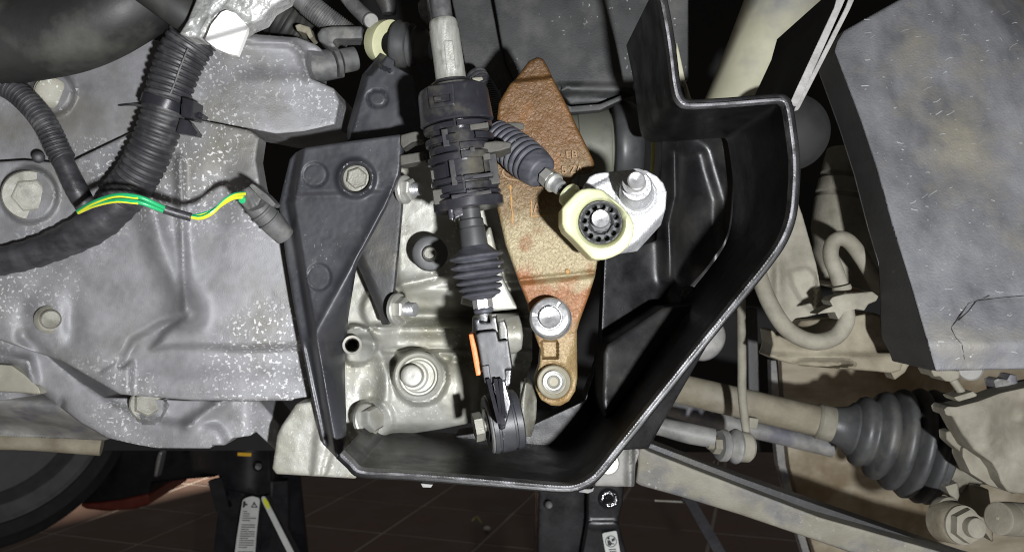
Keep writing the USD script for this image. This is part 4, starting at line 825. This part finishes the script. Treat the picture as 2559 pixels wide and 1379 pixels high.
Ja, Jb = (1770, 1110, .545), (1890, 1118, .553)
obj('ball_joint', lathe(Ja, Jb, [(78, 0), (78, 36), (86, 38), (108, 38), (116, 32), (118, 0)], 40), 'dust_tan', lkr)
obj('dust_boot', lathe(Ja, Jb, [(46, 20), (52, 26), (60, 30), (66, 40), (74, 44), (80, 42), (80, 0)], 40), 'dust_grey', lkr)
obj('hex_nut', [prism(Ja, Jb, 22, 12, 34, rot=.2), lathe(Ja, Jb, [(-2, 0), (-2, 10), (0, 12), (14, 12), (14, 0)], 24)], 'dust_tan', lkr)
sb = thing('stabilizer_bar', 'grey stabilizer bar end flattened round the link nut', 'stabilizer bar', P(1700, 1100, .55))
obj('bar', tube([(1540, 1050, .56), (1620, 1058, .555), (1690, 1075, .55), (1750, 1088, .548), (1785, 1094, .547)], [24, 25, 23, 26, 24], n=24), 'dust_grey', sb, smooth=60)
obj('eye_plate', lathe(Ja, Jb, [(30, 0), (30, 36), (34, 40), (46, 40), (50, 36), (50, 0)], 40), 'dust_grey', sb)
ds = thing('driveshaft', 'brown dusty driveshaft tube with a large black ribbed boot at its right end', 'driveshaft', P(2200, 1240, .60))
Da, Db = (1600, 948, .63), (2330, 1118, .60)
pl = math.hypot(730, 170)
obj('shaft', lathe(Da, Db, [(0, 0), (0, 37), (455, 37), (455, 0)], 48), 'dust_brown', ds)
obj('clamp_band', lathe(Da, Db, [(428, 30), (432, 40), (436, 43), (440, 40), (446, 42), (470, 42), (474, 40), (474, 30)], 48), 'dust_tan', ds)
def bulge(s, r, w): return [(s-w, r*.80-5), (s-w*.55, r*.95), (s, r), (s+w*.55, r*.985), (s+w*.9, r*.93)]
pb = [(470, 0), (470, 43), (484, 46), (500, 52), (512, 64)]
for s_, r_, w_ in ((536, 84, 18), (578, 106, 18), (616, 122, 17), (652, 132, 16), (684, 136, 13)): pb += bulge(s_, r_, w_)
bt = obj('boot', lathe(Da, Db, pb+[(706, 134), (712, 124), (714, 0)], 80), 'boot_rubber', ds, smooth=60)
obj('joint_housing', lathe(Da, Db, [(700, 0), (700, 108), (716, 112), (722, 104), (760, 100), (768, 82), (800, 76), (806, 60), (830, 56), (830, 0)], 64), 'dust_tan', ds)
obj('driveshaft_mark', text('', 0, 0, 1, 1), 'dust_tan', ds) if False else None
single('tie_rod', tube([(1640, 1008, .66), (1800, 1052, .66), (1980, 1096, .66), (2080, 1120, .66)], 22, n=24), 'dust_grey', 'shadowed tie rod running just under the driveshaft', 'tie rod')
single('rod_clip', relief(poly([(1872, 1042), (1896, 1046), (1892, 1072), (1872, 1068)], 2), .60, .01, 2, 5), 'dust_tan', 'small tan clip on the tie rod below the driveshaft', 'clip')
ca = thing('control_arm', 'long dusty grey pressed steel control arm slanting to the lower right corner', 'control arm', P(2000, 1330, .55))
low_ = [(1592, 1124), (1606, 1118), (1625, 1128), (1660, 1142), (1850, 1216), (2048, 1291), (2360, 1380), (2560, 1432), (2560, 1520), (2300, 1440), (2050, 1353), (1849, 1285), (1700, 1240), (1602, 1213), (1588, 1205), (1594, 1160)]
def dep_ca(x, y):
    m = side(x, y, (1600, 1140), (2050, 1322))
    return .006*np.clip(-m/60, -1, 1)+.0025*np.exp(-(np.abs(side(x, y, (1680, 1150), (2200, 1330)))/3)**2)*0+.002*fb(x, y, .03, 96)+.0006*fb(x, y, .1, 97)
obj('pressed_shell', relief(poly(low_, 3), .53, .02, 7, 9, dep_ca), 'arm_steel', ca)
obj('shaded_top_flange', relief(poly([(1600, 1098), (1640, 1112), (1850, 1192), (2048, 1262), (2400, 1384), (2560, 1436), (2360, 1400), (2048, 1296), (1850, 1222), (1660, 1148), (1610, 1124)], 1), .545, .02, 2, 14), 'dark_metal', ca)  # set back; the shade of the recess is put into its dark colour
bu = obj('bush_housing', relief(poly([(1484, 1214), (1492, 1195), (1545, 1128), (1572, 1108), (1592, 1112), (1600, 1130), (1588, 1160), (1585, 1216)], 3), .50, .05, 6, 7, lambda x, y: .008*sst(1560, 1574, x)*sst(1590, 1576, x)+.001*fb(x, y, .05, 98)), 'dust_grey', ca)
bolt(ca, 1518, 1156, .498, 30, 23, 8, (2, 0), 'zinc_dull', .4, name='bush_bolt')
obj('spring_tab', relief(poly([(1448, 1222), (1478, 1221), (1486, 1216), (1482, 1227), (1470, 1232), (1446, 1229)], 1), .44, .004, 1, 5), 'dust_grey', ca)
bd = thing('dust_board', 'weathered tan board standing behind the driveshaft and control arm', 'board', P(2150, 1420, .80))
obj('board_face', relief(poly([(1952, 900), (1960, 1040), (1972, 1160), (2000, 1270), (2036, 1380), (2060, 1480), (2640, 1480), (2640, 900)], 1), .78, .01, 3, 30, lambda x, y: .012*fb(x, y, .01, 99)+.02*sst(2250, 2400, x)), 'weathered_board', bd)
obj('board_edge', relief(poly([(1926, 900), (1940, 900), (1952, 1040), (1964, 1160), (1992, 1270), (2030, 1400), (2012, 1400), (1972, 1270), (1944, 1160), (1930, 1040)], 1), .77, .01, 2, 20), 'dust_grey', bd)
single('dark_channel', relief(poly([(1866, 770), (1892, 770), (1898, 990), (1870, 990)]), .62, .02, 3, 20), 'dark_metal', 'dark upright channel right of the thin link rod', 'channel')
kn = thing('caliper_casting', 'pale dusty cast brake carrier at the lower right under the plate', 'casting', P(2480, 1232, .5))
stp_ = LineString([(2378, 1040), (2400, 1080), (2430, 1122), (2478, 1156), (2492, 1180), (2500, 1205), (2520, 1232)])
kpol = poly([(2357, 1022), (2366, 1014), (2389, 1015), (2444, 1001), (2500, 980), (2640, 950), (2640, 1238), (2559, 1234), (2528, 1231), (2472, 1213), (2424, 1182), (2404, 1140), (2396, 1126), (2420, 1120), (2378, 1044), (2362, 1036)], 2)
rightof = poly([(2378, 1040), (2400, 1080), (2430, 1122), (2478, 1156), (2492, 1180), (2500, 1205), (2530, 1245), (2700, 1245), (2700, 900), (2340, 900), (2340, 1040)])
obj('carrier', relief(poly(kpol.intersection(rightof)), .50, .015, 7, 7, lambda x, y: -.008*gauss(x, y, 2460, 1080, 40, 70)+.010*gauss(x, y, 2540, 1040, 40, 40)+.003*fb(x, y, .02, 101)), 'dust_tan', kn)
obj('carrier_web', relief(poly([(2404, 1118), (2430, 1112), (2478, 1146), (2500, 1180), (2540, 1240), (2528, 1231), (2472, 1213), (2424, 1182), (2404, 1140)], 2), .512, .012, 5, 6, lambda x, y: .002*fb(x, y, .02, 103)), 'dust_tan', kn)
obj('carrier_ear', relief(poly([(2362, 1078), (2378, 1074), (2392, 1090), (2420, 1118), (2400, 1130), (2374, 1108), (2364, 1098)], 3), .515, .008, 6, 6), 'dust_tan', kn)
obj('lower_lug', relief(poly([(2360, 1214), (2394, 1204), (2398, 1240), (2392, 1254), (2374, 1240)], 3), .56, .008, 5, 6), 'dust_tan', kn)
obj('rough_web', relief(poly([(2482, 950), (2494, 944), (2516, 948), (2524, 934), (2540, 936), (2544, 960), (2640, 940), (2640, 990), (2490, 980)], 2), .515, .01, 5, 5, lambda x, y: .006*fb(x, y, .06, 102)), 'dust_grey', kn)
bs = thing('guide_bolt', 'pale dusty slide bolt sticking out under the corner of the plate', 'bolt', P(2390, 1002, .47))
obj('head', relief(poly([(2325, 925), (2335, 922), (2398, 926), (2398, 944), (2378, 954), (2362, 952), (2348, 940), (2334, 941)], 2), .47, .015, 4, 5), 'dust_tan', bs)
obj('shank', tube([(2378, 944, .475), (2395, 968, .475), (2408, 988, .475)], 10, n=16), 'dust_tan', bs)
obj('clip_end', relief(poly([(2382, 992), (2432, 977), (2442, 985), (2440, 990), (2396, 1003), (2390, 1000)], 2), .468, .012, 3, 5), 'dust_tan', bs)
single('plug', lathe((2424, 918, .49), (2424, 930, .47), [(0, 0), (0, 30), (20, 30), (24, 26), (24, 0)], 32), 'dust_grey', 'round grey plug peeping out below the plate edge', 'plug')
bj = thing('ball_joint', 'dusty ball joint with a large nut at the lower right', 'ball joint', P(2410, 1350, .53))
Ga, Gb = (2362, 1300, .53), (2470, 1326, .49)
obj('ring', lathe((2352, 1288, .535), (2440, 1310, .51), [(0, 0), (0, 46), (6, 50), (24, 50), (28, 46), (30, 0)], 48), 'dust_tan', bj)
obj('body', lathe(Ga, Gb, [(0, 0), (0, 52), (40, 50), (60, 46), (66, 40), (66, 0)], 48), 'dust_brown', bj)
obj('nut_washer', lathe(Ga, Gb, [(60, 0), (60, 46), (68, 46), (70, 40), (70, 0)], 40), 'dust_tan', bj)
obj('nut', [prism(Ga, Gb, 40, 68, 96, rot=.4), lathe(Ga, Gb, solid(90, 118, 24, 3), 32)], 'dust_tan', bj)
obj('web', relief(poly([(2420, 1206), (2470, 1222), (2480, 1290), (2482, 1360), (2440, 1300), (2424, 1270)], 3), .57, .02, 6, 8), 'dust_brown', bj)
pn = thing('pivot_sleeve', 'round dusty sleeve end cut by the right edge near the bottom', 'sleeve', P(2540, 1340, .5))
obj('sleeve', lathe((2494, 1294, .50), (2600, 1300, .515), [(-2, 0), (-2, 34), (2, 40), (40, 42), (44, 40), (48, 42), (140, 42), (140, 0)], 48), 'dust_tan', pn)
obj('centre_mark', lathe((2494, 1294, .50), (2600, 1300, .515), [(-4, 0), (-4, 4), (0, 5)], 16), 'dust_brown', pn)

# ---------------------------------------------------------------- on the floor: jack stands, trolley jack, tools
js = thing('jack_stand', 'black jack stand with white warning labels, under the left of the tray', 'jack stand', (P(600, 1379, 1.2)[0], 1.2, 0))
J = 1.2
obj('saddle_head', relief(poly([(470, 1100), (700, 1100), (692, 1182), (672, 1236), (640, 1240), (560, 1220), (545, 1185), (480, 1180)], 4), J-.02, .10, 6, 14, lambda x, y: .03*np.abs((x-600)/90)**2), 'stand_black', js)
pa = P(600, 1160, J); obj('post', bar((pa[0]+.02, J+.04, .10), (pa[0]+.01, J+.04, pa[2]+.02), .085, .07), 'stand_black', js, smooth=False)
bx = pa[0]
for sx, sy in ((-1, -1), (1, -1), (-1, 1), (1, 1)):
    obj('leg', bar((bx+.02+sx*.03, J+.04+sy*.03, .44), (bx+.02+sx*.055, J+.04+sy*.10, .0), .04, .012, up=(0, 1, 0)), 'stand_black', js, smooth=False)
obj('ratchet_lever', [bar(P(540, 1195, J-.03), P(560, 1270, J-.03), .012, .02)], 'stand_black', js, smooth=False)
obj('knob', lathe((645, 1165, J-.03), (648, 1165, J-.06), [(-10, 0), (-10, 12), (6, 12), (14, 8), (15, 0)], 24), 'stand_black', js)
lb = obj('sticker', relief(poly([(594, 1130), (629, 1131), (628, 1137), (627, 1140), (593, 1138)], .5), J-.0245, .001, 0, 8), 'label_orange', js)
lab = [(606, 1250), (614, 1243), (630, 1239), (648, 1244), (649, 1252), (640, 1340), (634, 1430), (580, 1430), (592, 1340)]
wl = obj('warning_label', relief(poly(lab, 1), J-.048, .002, 0, 12), 'label_white', js)
ink = []
def lm(pts, d=J-.0488, w=0): ink.append(relief(poly(pts), d, .0006, 0, 8))
for i in range(26):
    y = 1276+i*5.6
    if i in (5, 17, 21): continue
    t = (y-1250)/180; xl = 606-24*t+4; xr = 648-14*t-4
    hw = (xr-xl)*(1 if i % 4 else .6)*(.55 if i < 3 else 1)
    lm([(xl, y), (xl+hw, y+.5), (xl+hw, y+2.2), (xl, y+1.7)])
lm([(608, 1252), (614, 1251), (613, 1258), (619, 1258), (618, 1262), (612, 1262), (611, 1268), (606, 1268)])
tri2 = Polygon([(635, 1252), (644, 1268), (627, 1267)]); ink.append(relief(poly(tri2.difference(tri2.buffer(-2.2))), J-.0488, .0006, 0, 4)); lm([(634.3, 1258), (635.8, 1258), (635.6, 1263), (634.5, 1263)])
obj('print', ink, 'label_ink', wl, smooth=False)
sl = [(653, 1241), (661, 1239), (668, 1250), (745, 1400), (728, 1400), (654, 1250)]
p0, p1 = P(658, 1245, J-.03), P(760, 1440, J-.06)
obj('side_leg', bar(p0+np.array([0, .006, .0]), p1+np.array([0, .006, 0]), .014, .01, up=(0, 1, 0)), 'stand_black', js, smooth=False)
sl_ = obj('leg_label', relief(poly(sl, 1), J-.035, .002, 0, 10, tilt=(0, -.03/150, 660, 1245)), 'label_white', js)
obj('leg_mark', relief(poly([(656, 1246), (664, 1244), (667, 1250), (670, 1252), (674, 1266), (670, 1274), (660, 1258)], 1), J-.0362, .001, 0, 6, tilt=(0, -.03/150, 660, 1245)), 'label_yellow', sl_)
tj = thing('trolley_jack', 'black and red trolley jack on the floor behind, at the lower left', 'trolley jack', (P(380, 1250, 1.9)[0], 1.9, 0))
T_ = 1.75
obj('body', relief(poly([(255, 1090), (560, 1090), (545, 1190), (470, 1196), (380, 1208), (372, 1262), (330, 1268), (200, 1262), (240, 1180)], 6), T_, .12, 8, 20), 'stand_black', tj)
obj('lift_arm', relief(poly([(262, 1112), (330, 1108), (326, 1118), (290, 1122), (265, 1120)], 1), T_-.04, .04, 3, 12), 'dark_metal', tj)
obj('chassis', relief(poly([(195, 1258), (250, 1254), (300, 1248), (372, 1232), (376, 1258), (340, 1270), (270, 1276), (215, 1270)], 3), T_-.01, .2, 4, 14), 'red_paint', tj)
obj('handle_socket', [relief(poly([(396, 1128), (406, 1130), (400, 1160), (392, 1192), (384, 1190), (390, 1150)], 2), T_-.05, .02, 3, 8)], 'zinc', tj)
r2_ = thing('jack_stand', 'black welded jack stand right of centre with round pivot bolt and pictogram label', 'jack stand', (P(1480, 1379, .85)[0], .85, 0))
K = .80
obj('upright_plate', relief(poly([(1470, 1170), (1560, 1170), (1558, 1225), (1556, 1255), (1545, 1300), (1552, 1330), (1590, 1470), (1440, 1470), (1468, 1310)], 3), K, .012, 4, 12, lambda x, y: -.004*np.exp(-((y-1311)/4)**2)+.0015*fb(x, y, .05, 111)*np.exp(-((y-1312)/10)**2)), 'stand_black', r2_)
obj('inner_body', relief(poly([(1346, 1180), (1480, 1180), (1480, 1470), (1340, 1470)], 3), K+.03, .09, 6, 20), 'stand_black', r2_)
for sx in (-1, 1):
    q0 = P(1440+sx*30, 1300, K+.08); obj('leg', bar(q0, (q0[0]+sx*.10, K+.10, 0), .04, .01, up=(0, 1, 0)), 'stand_black', r2_, smooth=False)
obj('pivot_bolt', [lathe((1521, 1246, K-.002), (1522, 1246, K-.03), [(-6, 0), (-6, 26), (6, 26), (8, 22), (8, 17), (4, 16), (4, 0)], 40), lathe((1521, 1246, K-.002), (1522, 1246, K-.03), [(4, 12), (10, 12), (12, 8), (10, 0)], 24)], 'bolt_gloss', r2_)
obj('side_pin', lathe((1372, 1261, K+.02), (1373, 1261, K-.01), solid(-6, 10, 11, 3), 24), 'dark_metal', r2_)
pl_ = obj('pictogram_label', relief(poly([(1505, 1334), (1508, 1331), (1540, 1325), (1542, 1332), (1560, 1440), (1524, 1440)], 1), K-.003, .001, 0, 8), 'label_white', r2_)
inkr = [relief(poly(circ(1527, 1352, 14.5).difference(circ(1527, 1352, 13))), K-.0036, .0005, 0, 3), relief(circ(1521, 1344, 3), K-.0036, .0005, 0, 3), relief(poly([(1518, 1349), (1524, 1349), (1530, 1357), (1536, 1357), (1536, 1359), (1528, 1359), (1527, 1363), (1519, 1362)]), K-.0036, .0005, 0, 4), relief(poly([(1528, 1347), (1536, 1342), (1537, 1349), (1530, 1353)]), K-.0036, .0005, 0, 4)]
for i in range(4): inkr.append(relief(poly([(1521+i*1.5, 1372+i*5), (1540+i, 1370+i*5), (1540+i, 1372+i*5), (1521+i*1.5, 1374+i*5)]), K-.0036, .0005, 0, 5))
obj('print', inkr, 'label_ink', pl_, smooth=False)
single('pry_bar', [bar(P(1718, 1240, 1.15), P(1850, 1470, 1.0), .014, .008, up=(0, 1, 0)), lathe((1718, 1242, 1.15), (1718, 1243, 1.10), solid(-6, 4, 13, 2), 24)], 'steel_blue', 'dull flat steel bar slanting under the control arm', 'pry bar', smooth=False)
single('steel_rod', tube([(1636, 1250, 1.2), (1680, 1252, 1.2), (1716, 1254, 1.2)], 3, n=10), 'zinc_dull', 'thin short steel rod lying left of the slanting bar', 'rod')
single('hanging_wires', [tube([(1785, 1150, .8), (1778, 1180, .8), (1770, 1200, .8)], 1.6, n=6), tube([(1796, 1150, .8), (1788, 1182, .8), (1780, 1205, .8)], 1.6, n=6)], 'zinc_dull', 'pair of thin bright wires hanging below the stabilizer link nut', 'wire')
D_ = lambda y: F*H/(y-CY)
lf = thing('dry_leaf_scrap', 'small dry yellowish leaf scrap lying on the dark floor tiles', 'leaf', (P(1205, 1315, D_(1315))[0], D_(1315), .004))
obj('stem', tube([(P(1180, 1310, D_(1310))[0], D_(1310), .012), (P(1192, 1309, D_(1310))[0], D_(1311), .024), (P(1204, 1318, D_(1318))[0], D_(1318), .012)], .0032, n=8, raw=True, step=.004), 'leaf', lf)
b_ = trimesh.creation.icosphere(2, 1.0); b_.apply_scale((.010, .012, .006)); b_.apply_translation((P(1217, 1327, D_(1327))[0], D_(1327), .009)); obj('tip', b_, 'white_paper', lf)
